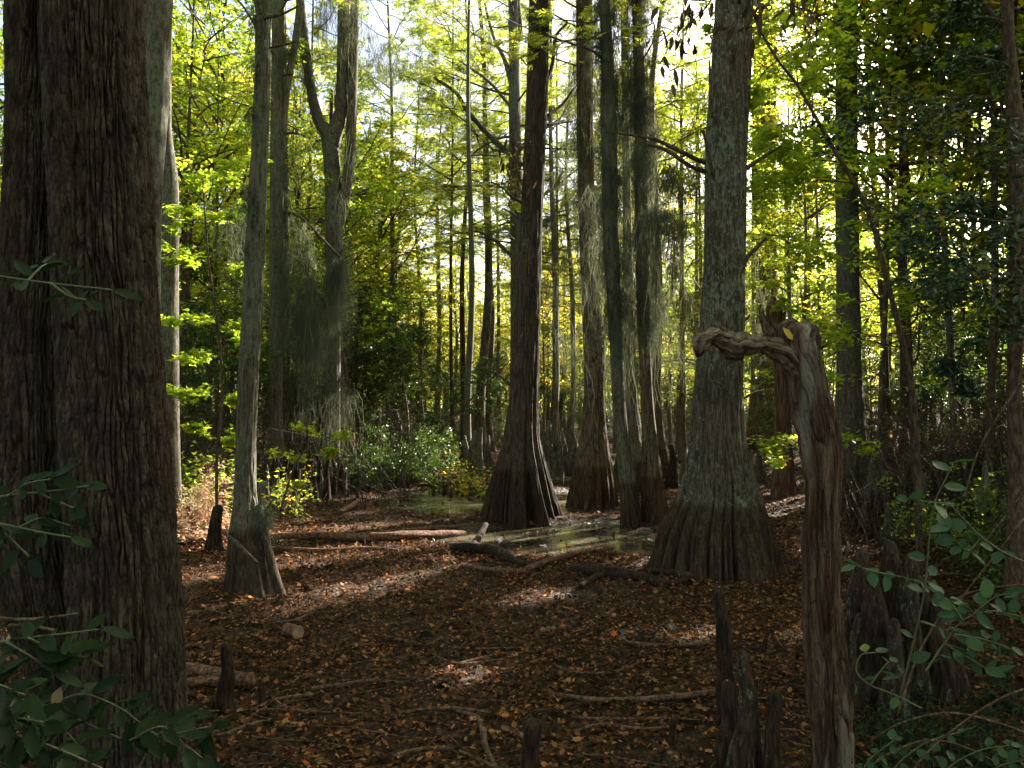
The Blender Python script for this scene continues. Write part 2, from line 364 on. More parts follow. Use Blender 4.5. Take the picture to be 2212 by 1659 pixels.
def ground_mat():
    m, t, b, out = mat_base('leafy_mud')
    v = coords(t, (1, 1, 1)); n1 = noise(t, v, 1.1, 5, .6); n2 = noise(t, v, 14., 6, .7)
    vo = node(t, 'ShaderNodeTexVoronoi', Scale=16.); vo.feature = 'F1'; t.links.new(v, vo.inputs['Vector'])
    sep = t.nodes.new('ShaderNodeSeparateColor'); t.links.new(vo.outputs['Color'], sep.inputs[0])
    leafc = ramp(t, sep.outputs[0], [(0, (.020, .013, .009)), (.5, (.05, .03, .019)), (.85, (.14, .072, .036)), (1, (.26, .12, .05))])
    mudc = ramp(t, n2, [(.3, (.009, .0065, .005)), (.7, (.028, .020, .014))])
    g = t.nodes.new('ShaderNodeNewGeometry'); sx = t.nodes.new('ShaderNodeSeparateXYZ'); t.links.new(g.outputs['Position'], sx.inputs[0])
    lf = math_n(t, 'MULTIPLY', maprange(t, n2, .42, .6), maprange(t, sx.outputs['Z'], .02, .09))
    t.links.new(mix(t, lf, mudc, leafc), b.inputs['Base Color'])
    wetm = maprange(t, sx.outputs['Z'], .035, .085)
    t.links.new(math_n(t, 'ADD', math_n(t, 'MULTIPLY', wetm, .5), math_n(t, 'MULTIPLY', n1, .45)), b.inputs['Roughness'])
    t.links.new(maprange(t, sx.outputs['Z'], .03, .08, .5, .08), b.inputs['Specular IOR Level'])
    bp = node(t, 'ShaderNodeBump', Strength=1.0, Distance=.05); t.links.new(n2, bp.inputs['Height']); t.links.new(bp.outputs[0], b.inputs['Normal'])
    return m
def water_mat():
    m, t, b, out = mat_base('swamp_water_with_duckweed')
    v = coords(t, (1, 1, 1)); v2 = coords(t, (.45, 1.3, 1)); n1 = noise(t, v2, .9, 4, .6); n2 = noise(t, v, 30., 4, .7); n3 = noise(t, v, 6., 4, .6)
    weed = ramp(t, n2, [(.3, (.06, .057, .036)), (.7, (.13, .122, .078))])
    f = math_n(t, 'MULTIPLY', maprange(t, math_n(t, 'ADD', n1, math_n(t, 'MULTIPLY', n3, .25)), .55, .72), .7)
    t.links.new(mix(t, f, (.022, .019, .013), weed), b.inputs['Base Color'])
    t.links.new(maprange(t, f, 0, 1, .05, .38), b.inputs['Roughness'])
    bp = node(t, 'ShaderNodeBump', Strength=.25, Distance=.01); t.links.new(n3, bp.inputs['Height']); t.links.new(bp.outputs[0], b.inputs['Normal'])
    return m
M['ground'] = ground_mat(); M['water'] = water_mat()
# ------------------------------------------------------------------ terrain
def pond(x, y):
    """1 inside the pools, 0 outside"""
    n = fbm(np.asarray(x)*.45, np.asarray(y)*.3, 0, 5, 3)
    a = 1 - np.hypot((x-.45)/2.7, (y-13.3)/2.3)
    b = 1 - np.hypot((x+.7)/3.1, (y-18.5)/4.2)
    c = 1 - np.hypot((x-4.0)/4.5, (y-24.5)/5.5)
    d = 1 - np.hypot((x-9.5)/5.5, (y-40)/5.0)
    return sstep(.12, .5, np.maximum.reduce([a, b, c, d]) + n*.62)
def hgt(x, y):
    x = np.asarray(x, float); y = np.asarray(y, float)
    h = .085 + .035*fbm(x*.8, y*.8, 0, 1, 3) + .018*vnoise(x*4, y*4, 0, 9)
    h = h - .13*pond(x, y)
    h = h + .85*sstep(4.3, 9.5, x - .10*(y-8))*sstep(6, 11, y) + .5*sstep(-7.5, -13, x+.05*y)
    h = h + 1.3*sstep(38, 75, y)
    return h
def H(x, y): return float(hgt(x, y))
def G(px, py, z=None):
    """point of the ground seen at (px, py)"""
    d = P(px, py, 1.0) - np.array([0, 0, CAM_H]); z0 = .08 if z is None else z
    for _ in range(4):
        t = (z0-CAM_H)/d[2]; p = np.array([0, 0, CAM_H]) + d*t
        if z is not None: break
        z0 = H(p[0], p[1])
    return p
def grid_axis(a, b, fine0, fine1, fs, cs):
    return np.unique(np.round(np.concatenate([np.arange(a, fine0, cs), np.arange(fine0, fine1, fs), np.arange(fine1, b+cs, cs)]), 4))
gx = grid_axis(-140, 140, -9, 11, .07, 2.0); gy = grid_axis(-20, 160, 2.5, 26, .07, 2.0)
X, Y = np.meshgrid(gx, gy); Z = hgt(X, Y) + .030*fbm(X*7, Y*7, 0, 3, 3)*(Y < 30)
V = np.stack([X, Y, Z], -1).reshape(-1, 3); n_ = len(gx); i = np.arange(len(gy)-1)[:, None]*n_; j = np.arange(n_-1)[None]
tag(obj('ground', [(V, [np.stack([i+j, i+j+1, i+n_+j+1, i+n_+j], -1).reshape(-1, 4)], M['ground'], True)]), 'dark leaf strewn mud of the swamp floor', None, None, 'structure')
V = np.array([[-9, 8, .018], [16, 8, .018], [16, 46, .018], [-9, 46, .018]], float)
tag(obj('water', [(V, [np.array([[0, 1, 2, 3]])], M['water'], False)]), 'shallow duckweed covered swamp pool', None, None, 'structure')

# ------------------------------------------------------------------ sunlit places of the photograph
for a in [(940,1164,.24),(784,1188,.24),(808,1182,.24),(1048,1164,.24),(856,1194,.24),(724,1200,.24),(676,1152,.24),(880,1164,.24),(748,1182,.24),(940,1182,.24),(580,1164,.24),(916,1164,.24),(1024,1182,.24),(988,1170,.24),(964,1182,.24),(844,1164,.24),(628,1164,.24),(880,1176,.24),(844,1176,.24),(988,1194,.24),(676,1194,.24),(712,1152,.24),(796,1200,.24),(604,1164,.24),(1024,1170,.24),(640,1152,.24),(402,1157,.3),(416,1171,.3),(374,1087,.3),(444,1178,.3),(458,1171,.3),(416,1178,.3),(444,1150,.3),(416,1143,.3),(770,1040,.35),(914,1024,.35),(850,1056,.35),(786,1032,.35),(706,1000,.35),(866,1048,.35),(946,1024,.35),(898,1048,.35),(834,1040,.35),(882,1032,.35),(866,1016,.35),(786,1056,.35),(795,1278,.16),(779,1290,.16),(731,1274,.16),(755,1294,.16),(731,1282,.16),(739,1294,.16),(1391,1214,.16),(1383,1222,.16),(1650,1070,.2),(1640,1110,.2),(1720,1095,.2),(1700,1105,.2),(1134,1296,.13),(1118,1304,.13),(1158,1296,.13),(1134,1304,.13),(978,1482,.09),(970,1490,.09),(1026,1474,.09),(938,1474,.09),(1002,1470,.09),(1042,1462,.09),(954,1474,.09),(1508,1374,.08),(1532,1428,.08),(1544,1458,.08),(1508,1452,.08),(1460,1380,.08),(1532,1440,.08),(625,1325,.09),(601,1325,.09),(595,1333,.09),(613,1325,.09),(16,1378,.12),(1230,1090,.25),(1240,1060,.25),(1230,1070,.25),(1250,1090,.25),(1144,1170,.2),(1072,1176,.2),(1180,1164,.2),(1108,1170,.2),(1168,1188,.2),(1084,1164,.2),(1192,1152,.2),(1682,1260,.08),(1730,1364,.08),(1746,1388,.08),(1730,1300,.08),(1682,1396,.08),(1714,1268,.08),(640,1226,.12),(640,1208,.12),(712,1202,.12),(688,1220,.12),(736,1214,.12)]:
    gap(a[0], a[1], None, a[2]*(1.3 if a[1] < 1205 else 1.0))
for qx in range(640, 970, 33):
    for qy in (1034, 1054): gap(qx+7*(qy % 3), qy, None, .26)
for a in [(385,1000,12.6,.3),(400,1040,12.6,.3),(420,1080,12.6,.3),(395,1110,12.6,.3),(430,1010,12.6,.3),(445,1060,12.6,.25),(375,1060,12.6,.25),(480,1045,13.5,.16),(482,1085,13.5,.16),(478,1120,13.5,.16),(560,1150,9.2,.12),(572,1190,9.2,.14),(585,1230,9.2,.14),(598,1265,9.2,.13),(550,1080,9.2,.1),(550,1030,9.2,.09),(552,1120,9.2,.1),
          (1146,880,15.4,.13),(1150,930,15.4,.16),(1150,980,15.4,.16),(1146,1010,15.4,.14),(1165,900,15.4,.12),(1170,960,15.4,.12),(1182,1010,15.4,.12),(1195,1060,15.4,.12),(1205,1100,15.4,.12),(1166,830,15.4,.1),(1168,760,15.4,.1),
          (1300,780,17.6,.16),(1302,830,17.6,.2),(1302,880,17.6,.2),(1306,930,17.6,.2),(1314,980,17.6,.18),(1322,1020,17.6,.14),(1298,730,17.6,.14),
          (1240,860,17,.16),(1240,910,17,.16),(1350,800,16,.16),(1355,860,16,.2),(1355,910,16,.16),(1395,820,16,.2),(1420,790,16,.25),(1425,830,16,.25),(1440,700,16,.3),(1400,640,16,.3),(1470,840,16,.3),(1480,880,16,.25),
          (1608,860,10.4,.10),(1612,920,10.4,.10),(1616,800,10.4,.08),(1608,600,10.4,.10),(1660,1150,10.4,.1),
          (820,940,21,.9),(850,970,21,.9),(790,980,21,.7),(870,930,21,.8),(760,960,21,.6),(830,900,21,.8),(890,960,21,.7),
          (365,350,13,.4),(362,300,13,.3),(420,330,17,1.0),(470,400,17,1.0),(450,280,17,.9),(430,600,17,.6),(500,480,17,.6),(400,700,15,.4),(420,960,13,.4),(400,1000,13,.4),(545,760,14,.4),(500,750,15,.3),
          (1700,965,9.5,.12),(1670,975,9.5,.11),(1840,930,9.5,.12),(1870,945,9.5,.12),
          
          (1690,300,20,.9),(1700,400,20,1.),(1760,420,22,1.),(1680,460,22,.9),(1740,520,22,.9),(1900,300,22,1.),(1950,420,24,1.),(1850,200,22,1.),(2000,470,24,1.),(2050,330,22,.9),(1660,220,20,.8),(1790,120,20,.8),(1850,560,22,.8),(1940,640,22,.8),(2060,620,20,.6),(2120,720,17,.5),(2040,820,15,.3),(2120,1000,12,.25),(1013,820,24,.25),(1013,760,24,.25),(1013,880,24,.25),(1420,730,18,.3),(1370,930,21,.2)]:
    gap(*a)

# ------------------------------------------------------------------ trunks
def trunk_shape(profile, D, seg, n, flutes=0, fdepth=.3, flare_z=1.3, seed=0, rough=.035, top=None, fz=5., base_z=None, bark='fibre'):
    """profile rows (py, left, right) of the outline, set at distance D; returns V, F and an axis function z -> (x, y, r)"""
    rows = []
    for py, a, b in sorted(profile, key=lambda q: -q[0]):
        c = P((a+b)/2, py, D); rows.append((c[0], c[1], c[2], (b-a)/2*D/FPX))
    rows = np.array(rows)
    z0 = (H(rows[0, 0], rows[0, 1]) if base_z is None else base_z) - .12
    rows[0, 2] = min(rows[0, 2], z0) if rows[0, 2] - z0 < .5 else rows[0, 2]
    if rows[0, 2] > z0 + .02: rows = np.vstack([[rows[0, 0], rows[0, 1], z0, rows[0, 3]*1.25], rows])
    if top:
        zt = top; r0 = rows[-1]; q = rows[-2]; k = (r0[:2]-q[:2])/max(r0[2]-q[2], .1)*.5
        for f in (.4, 1.0):
            z = r0[2]+(zt-r0[2])*f; rows = np.vstack([rows, [r0[0]+k[0]*(z-r0[2]), r0[1]+k[1]*(z-r0[2]), z, r0[3]*(1-.55*f)]])
    z = rows[:, 2]
    zz = np.concatenate([np.linspace(z[0], min(z[0]+4.5, z[-1]), int(n*.6), endpoint=False), np.linspace(min(z[0]+4.5, z[-1]-.1), z[-1], n-int(n*.6))])
    # smooth interpolation in z
    def ip(col):
        m = np.gradient(rows[:, col], z); i = np.clip(np.searchsorted(z, zz, side='right')-1, 0, len(z)-2)
        h = z[i+1]-z[i]; t = (zz-z[i])/h; a, b = rows[i, col], rows[i+1, col]; d = (b-a)
        m0 = np.clip(m[i]*h, -abs(d)*2.5, abs(d)*2.5); m1 = np.clip(m[i+1]*h, -abs(d)*2.5, abs(d)*2.5)
        return a*(2*t**3-3*t**2+1)+m0*(t**3-2*t**2+t)+b*(3*t**2-2*t**3)+m1*(t**3-t**2)
    cx, cy_, r = ip(0), ip(1), ip(3)
    th = np.linspace(0, 2*PI, seg, endpoint=False)[None]; hh = (zz-zz[0])[:, None]
    mod = 1 + .05*vnoise(np.cos(th)*1.3+seed, np.sin(th)*1.3, hh*.5, seed)
    if flutes:
        rr = np.random.default_rng(seed+50)
        tw = th + .10*vnoise(np.cos(th)*2+3, np.sin(th)*2, hh*.35, seed+2) + rr.uniform(0, 6)
        ph = tw*flutes/2 + 1.3*vnoise(np.cos(th)*1.1, np.sin(th)*1.1, 3.0, seed+3)
        kf = flutes/5.2; nz = np.minimum(1, 2.4*np.abs(vnoise(np.cos(tw)*kf, np.sin(tw)*kf, hh*.12+7, seed+11)))
        lobe = .35*np.abs(np.sin(ph))+.65*nz; lobe2 = np.minimum(1, 2.2*np.abs(vnoise(np.cos(tw)*kf*1.9, np.sin(tw)*kf*1.9, hh*.3, seed+12)))
        g = 1-np.minimum(1, lobe*1.25)**.7
        amp = fdepth*np.exp(-(hh/flare_z)**1.4) + .035*np.exp(-hh/4.)
        big = vnoise(np.cos(th)*1.6+9, np.sin(th)*1.6, hh*.15, seed+4)
        mod = mod*(1 - amp*g*(1+.6*big)) * (1 - .25*amp*(1-np.minimum(1, lobe2*1.4)))
        mod = mod*(1 + .34*fdepth*np.exp(-(hh/flare_z)**1.2)*big)
    R = float(np.mean(r))
    if bark == 'oak':
        per = 54
        u = th/(2*PI)*per + .7*vnoise(np.cos(th)*5, np.sin(th)*5, hh*1.5, seed+8) + .35*vnoise(np.cos(th)*12, np.sin(th)*12, hh*7, seed+18) + .0*hh; v = hh/.62 + .5*vnoise(np.cos(th)*5, np.sin(th)*5, hh*3, seed+9)
        u, v = np.broadcast_arrays(u, v)
        F1, F2 = worley(u, v, per, seed)
        pl = sstep(.02, .30, F2-F1)
        F1b, F2b = worley(u*1.0+.5, hh/.085 + .6*vnoise(np.cos(th)*14, np.sin(th)*14, hh*5, seed+19), per, seed+3)
        pl2 = sstep(0, .3, F2b-F1b)
        lx, ly, lz = np.cos(th)*16, np.sin(th)*16, hh*9
        dispm = -.050*(1-pl)*(.6+.4*vnoise(lx*.2, ly*.2, lz*.2, 4)) - .009*(1-pl2) + .014*vnoise(lx*.35, ly*.35, lz*.12, 44) + .006*fbm(lx*3, ly*3, lz*3, 5, 3)
    elif bark == 'ridge':
        per = int(2*PI*R/.042)
        u = th/(2*PI)*per + .8*vnoise(np.cos(th)*7, np.sin(th)*7, hh*.9, seed+8); v = hh/.55 + .5*vnoise(np.cos(th)*5, np.sin(th)*5, hh*2, seed+9); u, v = np.broadcast_arrays(u, v)
        val, bd = cells(u, v, per, seed)
        dispm = -.009*(1-sstep(0, .3, bd)) + .007*(val-.5) + .012*fbm(np.cos(th)*6, np.sin(th)*6, hh*1.2, seed+6, 3)
    else:
        lx, ly = np.cos(th)*r[:, None]*26, np.sin(th)*r[:, None]*26
        dispm = rough*.55*r[:, None]**.5*(fbm(lx, ly, hh*fz*.35, seed+6, 3))
    mod = mod + dispm/r[:, None]
    path = np.stack([cx, cy_, zz], 1)
    V, F = sweep(path, r, seg, mod, True, True)
    def axis(q): return np.array([np.interp(q, zz, cx), np.interp(q, zz, cy_)]), float(np.interp(q, zz, r))
    return V, F, axis, path, r
def limb_shape(pts, radii, seg=8, n=18, rough=.06, seed=0):
    p = resample(np.column_stack([pts, radii]), n)
    th = np.linspace(0, 2*PI, seg, endpoint=False)[None]
    mod = 1 + rough*vnoise(np.cos(th)*2, np.sin(th)*2, np.linspace(0, n/2, n)[:, None], seed)
    return sweep(p[:, :3], np.maximum(p[:, 3], .002), seg, mod)

# ------------------------------------------------------------------ crowns
KIND = {  # elevation, droop, leaf outline, leaf size, leaf count factor, material, tilt
 'maple': dict(el=(.15, .75), tpl='maple_small', size=.105, mat='maple', tilt=.38, thick=.22),
 'yellow': dict(el=(.15, .75), tpl='maple_small', size=.115, mat='maple_yellow', tilt=.45, thick=.25),
 'cypress': dict(el=(-.05, .35), tpl='feather', size=.20, mat='cyp_leaf', tilt=.30, thick=.16),
 'ever': dict(el=(.0, .7), tpl='diamond', size=.085, mat='ever', tilt=.7, thick=.5),
 'holly': dict(el=(-.1, .5), tpl='oval', size=.075, mat='ever_dark', tilt=.7, thick=.45),
}
def limb_twigs(r, base, d, L, r0, thick, dens=1.0, n=5):
    """one limb with side twigs: returns prism ends and leaf-bearing twig segments"""
    pts = [base]; dd = d.copy()
    for k in range(n):
        dd = norm(dd + r.normal(0, .16, 3)); pts.append(pts[-1]+dd*L/n)
    pts = np.array(pts); rad = np.linspace(r0, r0*.25, n+1)
    A = [pts[:-1]]; B = [pts[1:]]; RA = [rad[:-1]]; RB = [rad[1:]]
    m = max(3, int(L*4.5*dens)); t = r.uniform(.22, 1, m)
    q = t*n; i = np.minimum(q.astype(int), n-1); o = pts[i] + (pts[i+1]-pts[i])*(q-i)[:, None]
    side = np.where(r.random(m) < .5, 1, -1)[:, None]
    hd = norm(np.array([dd[0], dd[1], dd[2]*.4])); lat = norm(np.cross(hd, [0, 0, 1.]))
    td = norm(hd*r.uniform(.2, .9, (m, 1)) + lat*side*r.uniform(.4, 1, (m, 1)) + r.normal(0, 1, (m, 3))*np.array([.1, .1, thick]))
    tl = L*.42*(1.1-t*.7)*r.uniform(.6, 1.2, m); e = o + td*tl[:, None]
    A.append(o); B.append(e); RA.append(np.full(m, r0*.22)); RB.append(np.full(m, r0*.09))
    k = 3; s = r.uniform(.25, .95, (m, k)); o2 = (o[:, None]+(e-o)[:, None]*s[..., None]).reshape(-1, 3)
    d2 = norm(np.repeat(td, k, 0) + r.normal(0, .6, (m*k, 3))*np.array([1, 1, thick*1.3]))
    e2 = o2 + d2*(np.repeat(tl, k)*.5*r.uniform(.6, 1.2, m*k))[:, None]
    A.append(o2); B.append(e2); RA.append(np.full(m*k, r0*.1)); RB.append(np.full(m*k, r0*.05))
    LA = np.vstack([o, o2]); LB = np.vstack([e, e2])
    return np.vstack(A), np.vstack(B), np.concatenate(RA), np.concatenate(RB), LA, LB
def leaf_on(r, LA, LB, count, kind, size=None, spread=.05):
    K = KIND[kind]; ln = np.linalg.norm(LB-LA, axis=1); i = r.choice(len(LA), count, p=ln/ln.sum())
    t = r.uniform(.15, 1.08, (count, 1)); pos = LA[i] + (LB[i]-LA[i])*t + r.normal(0, spread, (count, 3))*np.array([1, 1, .7])
    d = norm(LB[i]-LA[i]); d = norm(d + r.normal(0, .6, (count, 3))*np.array([1, 1, .3]))
    s = (size or K['size'])*r.uniform(.6, 1.25, count)
    return leaves(pos, d, s, K['tpl'], K['tilt'], r=r, droop=.15)
def crown_data(seed, axis, zb, zt, R, nl, count, kind, size=None, az=None, shape=None):
    """limbs up the stem with leafy twigs; axis: z -> ((x, y), r)"""
    r = np.random.default_rng(seed); K = KIND[kind]; out = [[], [], [], [], [], []]
    for k in range(nl):
        u = (k+.5)/nl; z = zb+(zt-zb)*(u**.9); (xy, rr) = axis(z)
        a = r.uniform(0, 2*PI) if az is None else r.uniform(*az)
        L = R*(shape(u) if shape else (.55+.45*math.sin(PI*min(1, u*.9+.15))))*r.uniform(.55, 1.1)
        el = r.uniform(*K['el']) + u*.35
        d = np.array([math.cos(a)*math.cos(el), math.sin(a)*math.cos(el), math.sin(el)])
        res = limb_twigs(r, np.array([xy[0], xy[1], z]), d, L, min(.010*L+.006, rr*.6+.004), K['thick'])
        for q, x in zip(out, res): q.append(x)
    A, B, RA, RB, LA, LB = [np.concatenate(x) for x in out]
    return (A, B, RA, RB), leaf_on(r, LA, LB, count, kind, size)
def crown_parts(twigs, L, kind, wood='limb', mat=None, carve=None):
    """carve: matrix to world for the sun test, or None when the points are already world"""
    if len(L):
        c = L.mean(1); c = c if carve is None else c@carve[:3, :3].T + carve[:3, 3]
        L = L[open_to_sun(c)]
    parts = []
    if twigs is not None:
        twigs = list(twigs); mid = (twigs[0]+twigs[1])/2
        kp = (twigs[2] > .04) | open_to_sun(mid if carve is None else mid@carve[:3, :3].T + carve[:3, 3])
        twigs = [q[kp] for q in twigs]
        V, F = prisms(twigs[0], twigs[1], twigs[2], twigs[3]); parts.append((V, F, M[wood], True))
    if len(L):
        V, F = leaf_part(L, KIND[kind]['tpl']); parts.append((V, F, M[mat or KIND[kind]['mat']], False))
    return parts
def spray(r, base, tip, width, count, kind, size=None, r0=.012):
    """one leafy limb from base to tip in world space"""
    d = tip-base; L = float(np.linalg.norm(d)); K = KIND[kind]
    res = limb_twigs(r, base, d/L, L, r0, K['thick'], dens=width)
    return res[:4], leaf_on(r, res[4], res[5], count, kind, size)

# ------------------------------------------------------------------ Spanish moss
def moss_mesh(r, anchors, lengths, per=60, spread=.10, wd=.006, waver=.055):
    anchors = np.asarray(anchors, float); A = np.repeat(anchors, per, 0); Ls = np.repeat(np.broadcast_to(lengths, (len(anchors),)), per)
    N = len(A); k = 7
    A = A + (r.normal(0, 1, (len(anchors), 6, 3))[np.repeat(np.arange(len(anchors)), per), r.integers(0, 6, N)] + r.normal(0, .28, (N, 3)))*np.array([spread, spread, spread*.9]); Ls = Ls*r.beta(1.3, 2.2, N)*1.5
    yaw = r.uniform(0, PI, N); W = np.stack([np.cos(yaw), np.sin(yaw), np.zeros(N)], 1)
    w = np.cumsum(r.normal(0, waver, (N, k, 2)), axis=1); w[:, 0] = 0
    t = np.linspace(0, 1, k)[None]; c = A[:, None] + np.concatenate([w*np.sqrt(Ls)[:, None, None], (-Ls[:, None]*t)[..., None]], 2)
    hw = (wd*(1-.75*t)*r.uniform(.6, 1.4, (N, 1)))[..., None]
    V = np.stack([c-W[:, None]*hw, c+W[:, None]*hw], 2).reshape(N, 2*k, 3)
    j = np.arange(k-1)*2; f = np.stack([j, j+1, j+3, j+2], -1)
    F = (np.arange(N)[:, None, None]*2*k + f[None]).reshape(-1, 4)
    kp = open_to_sun(c[:, 3]) | (r.random(N) < .12); V = V[kp]; N = len(V); F = (np.arange(N)[:, None, None]*2*k + f[None]).reshape(-1, 4)
    V = V.reshape(-1, 3); return V, [F]
def moss(label, anchors, lengths, per=60, spread=.1, seed=0, **kw):
    a = np.asarray(anchors, float); loc = a.mean(0)
    V, F = moss_mesh(np.random.default_rng(seed+900), a, lengths, int(per*1.5), spread, **{**dict(wd=.0038), **kw})
    return tag(obj('spanish_moss', [(V, F, M['moss'], False)], None, loc), label, 'spanish moss', 'Spanish moss hanging in the trees')
# ================================================================== the named trees
AX = {}
def tree(key, name, label, profile, D, mat, seg=72, n=150, top=20., crown=None, group=None, limbs=(), stubs=(), **kw):
    V, F, axis, path, r = trunk_shape(profile, D, seg, n, top=top, **kw)
    base = (path[0, 0], path[0, 1], H(path[0, 0], path[0, 1])); t = root(name, label, 'tree', base, group)
    obj('trunk', [(V, F, M[mat], True)], t); AX[key] = (axis, path, r, D)
    for q in limbs:   # (px, py, width px, extra depth)
        pts = np.array([P(a[0], a[1], D+(a[3] if len(a) > 3 else 0)) for a in q]); rad = [a[2]/2*D/FPX for a in q]
        V, F = limb_shape(pts, rad, 12, 28, seed=len(q)); obj('limb', [(V, F, M[mat], True)], t)
    for q in stubs:
        pts = np.array([P(a[0], a[1], D+(a[3] if len(a) > 3 else 0)) for a in q]); rad = [a[2]/2*D/FPX for a in q]
        V, F = limb_shape(pts, rad, 8, 18, .15, seed=len(q)); obj('dead_branch', [(V, F, M['limb'], True)], t)
    if crown:
        tw, L = crown_data(crown.get('seed', 1), axis, crown['zb'], crown['zt'], crown['R'], crown['nl'], crown['n'], crown['kind'], crown.get('size'), crown.get('az'))
        obj('crown', crown_parts(tw, L, crown['kind']), t)
    return t
# big furrowed oak, two fused stems
t = root('oak_tree', 'huge dark tree with deeply furrowed bark and two fused stems', 'tree', (*P(250, 1500, 4.6)[:2], .08))
V, F, ax, pth, rr = trunk_shape([(-40,98,300),(0,99,302),(200,103,311),(400,112,324),(600,124,334),(800,134,349),(1000,143,361),(1200,155,376),(1350,160,386),(1500,160,393),(1660,150,404),(1760,140,420)], 4.6, 520, 900, seed=11, top=14, bark='oak')
obj('trunk', [(V, F, M['oak'], True)], t)
V, F, ax2, p2, r2 = trunk_shape([(-40,24,160),(0,22,160),(200,20,162),(400,14,165),(600,4,168),(800,-6,172),(1000,-14,182),(1150,-12,195),(1280,15,210),(1400,60,230),(1520,90,250),(1700,110,270)], 4.72, 420, 800, seed=23, top=13, bark='oak')
obj('trunk', [(V, F, M['oak'], True)], t)
tw, L = crown_data(5, ax, 6.5, 13, 4.5, 34, 15000, 'maple', .11); obj('crown', crown_parts(tw, L, 'maple'), t)
# stems behind it
tree('grey_lean', 'grey_tree', 'smooth grey leaning trunk seen just beside the furrowed oak', [(-40,326,374),(0,324,372),(200,318,365),(400,318,350),(550,316,346),(800,310,345),(1353,290,345)], 8., 'grey', seed=3, crown=dict(seed=8, zb=8, zt=15, R=4, nl=26, n=5400, kind='maple'))
tree('straight', 'straight_tree', 'straight brownish grey trunk rising behind the furrowed oak', [(-40,352,372),(280,350,370),(400,346,385),(700,344,385),(900,344,386),(1171,330,395)], 13., 'grey', seed=4, crown=dict(seed=9, zb=10, zt=18, R=4, nl=26, n=5400, kind='maple'))
tree('behind_oak', 'dark_tree', 'shaded trunk glimpsed above the oak between two grey stems', [(-40,298,330),(150,300,328),(500,300,325),(1100,290,330)], 11., 'grey', seed=5)
# slim flared cypress
tree('slim', 'bald_cypress', 'slim cypress with a split flared base lit on one edge', [(-40,556,590),(0,553,588),(200,549,583),(400,538,577),(600,527,570),(800,517,558),(1000,509,551),(1080,505,555),(1150,494,566),(1210,488,583),(1260,484,596),(1300,478,612)], 9.2, 'cypress_grey', seg=160, n=360, bark='ridge', flutes=9, fdepth=.36, flare_z=.7, seed=31,
     crown=dict(seed=2, zb=8.2, zt=17, R=3.2, nl=30, n=4200, kind='cypress'), limbs=[[(560,1090,14,-.02),(571,1150,17,-.05),(586,1215,19,-.12),(600,1265,21,-.2),(614,1312,26,-.25)]], stubs=[[(482,1150,7,-.15),(510,1172,9,-.3),(536,1198,8,-.38),(556,1216,6,-.4)], [(570,40,7,-.1),(610,30,6),(655,8,4,.1)], [(568,105,6),(600,100,5),(640,90,4)]])
tree('slim2', 'mossy_tree', 'mossy grey trunk standing just behind the slim flared cypress', [(-40,588,612),(0,588,615),(300,584,612),(600,582,612),(900,580,611),(1030,576,615),(1067,565,623)], 20., 'cypress_grey', seg=80, flutes=9, seed=32,
     crown=dict(seed=3, zb=9, zt=18, R=3.5, nl=24, n=4200, kind='cypress'),
     limbs=[[(606,420,12),(612,300,12),(622,180,14),(640,80,16),(652,-30,18)]],
     stubs=[[(600,290,6),(640,288,5),(672,300,3)],[(604,455,6),(650,470,6),(700,520,5),(735,556,4)],[(602,545,6),(640,560,5),(668,600,4),(680,650,3)],[(588,260,4),(622,270,3),(650,285,2)]])
tree('slim3', 'dim_tree', 'dim brown stem squeezed behind the mossy trunk, darker than it', [(-40,600,618),(400,601,622),(800,608,626),(1045,600,632)], 23., 'brown', seed=33)
tree('fork', 'forked_tree', 'lichened grey tree forking into three tall limbs', [(285,694,733),(400,702,736),(500,703,741),(600,704,738),(700,706,736),(850,704,735),(980,702,735),(1030,696,740),(1062,684,750)], 21., 'grey', seg=90, seed=41, top=None,
     limbs=[[(715,320,36),(706,285,32),(690,262,26),(675,210,22),(664,140,20),(655,60,19),(642,-50,18)], [(716,320,36),(726,280,32),(736,240,27),(740,160,26),(741,60,25),(744,-50,24)],
            [(720,505,26),(734,465,27),(746,420,26),(756,330,24),(761,200,22),(765,80,20),(768,-50,20)], [(741,110,12),(752,60,11),(770,0,10),(778,-50,9)]])
# central dark cypress
tree('central', 'bald_cypress', 'tall dark cypress with a wide ribbed skirt at the pool edge', [(-40,1145,1190),(0,1143,1188),(200,1137,1183),(400,1128,1175),(600,1117,1169),(800,1104,1165),(900,1093,1165),(960,1080,1169),(1010,1064,1182),(1060,1046,1196),(1100,1034,1209),(1128,1022,1220)], 15.4, 'cypress_dark', seg=420, n=460, flutes=13, fdepth=.46, flare_z=1.5, seed=12, bark='ridge',
     crown=dict(seed=4, zb=10.5, zt=19, R=4.0, nl=24, n=3600, kind='cypress'),
     stubs=[[(1130,440,7),(1105,425,6),(1085,405,4),(1060,392,3)],[(1125,530,7),(1112,520,5),(1100,508,4)],[(1128,480,6),(1108,462,5),(1085,450,3)],[(1105,835,7),(1080,812,6),(1050,798,4)],[(1180,180,8),(1195,130,8,.3),(1200,80,7,.4),(1225,50,6,.5)],[(1182,250,6),(1215,225,6,.4),(1240,190,5,.6)]])
tree('c2', 'bald_cypress', 'brownish cypress with a ribbed base just past the dark one', [(-40,1243,1278),(0,1244,1280),(300,1247,1282),(600,1255,1292),(760,1261,1308),(850,1262,1306),(920,1256,1310),(970,1248,1317),(1010,1241,1325),(1050,1230,1334),(1098,1216,1342)], 17.6, 'cypress_brown', seg=260, n=340, bark='ridge', flutes=15, fdepth=.36, flare_z=1.2, seed=13,
     crown=dict(seed=6, zb=9.5, zt=19, R=3.6, nl=26, n=3900, kind='cypress'))
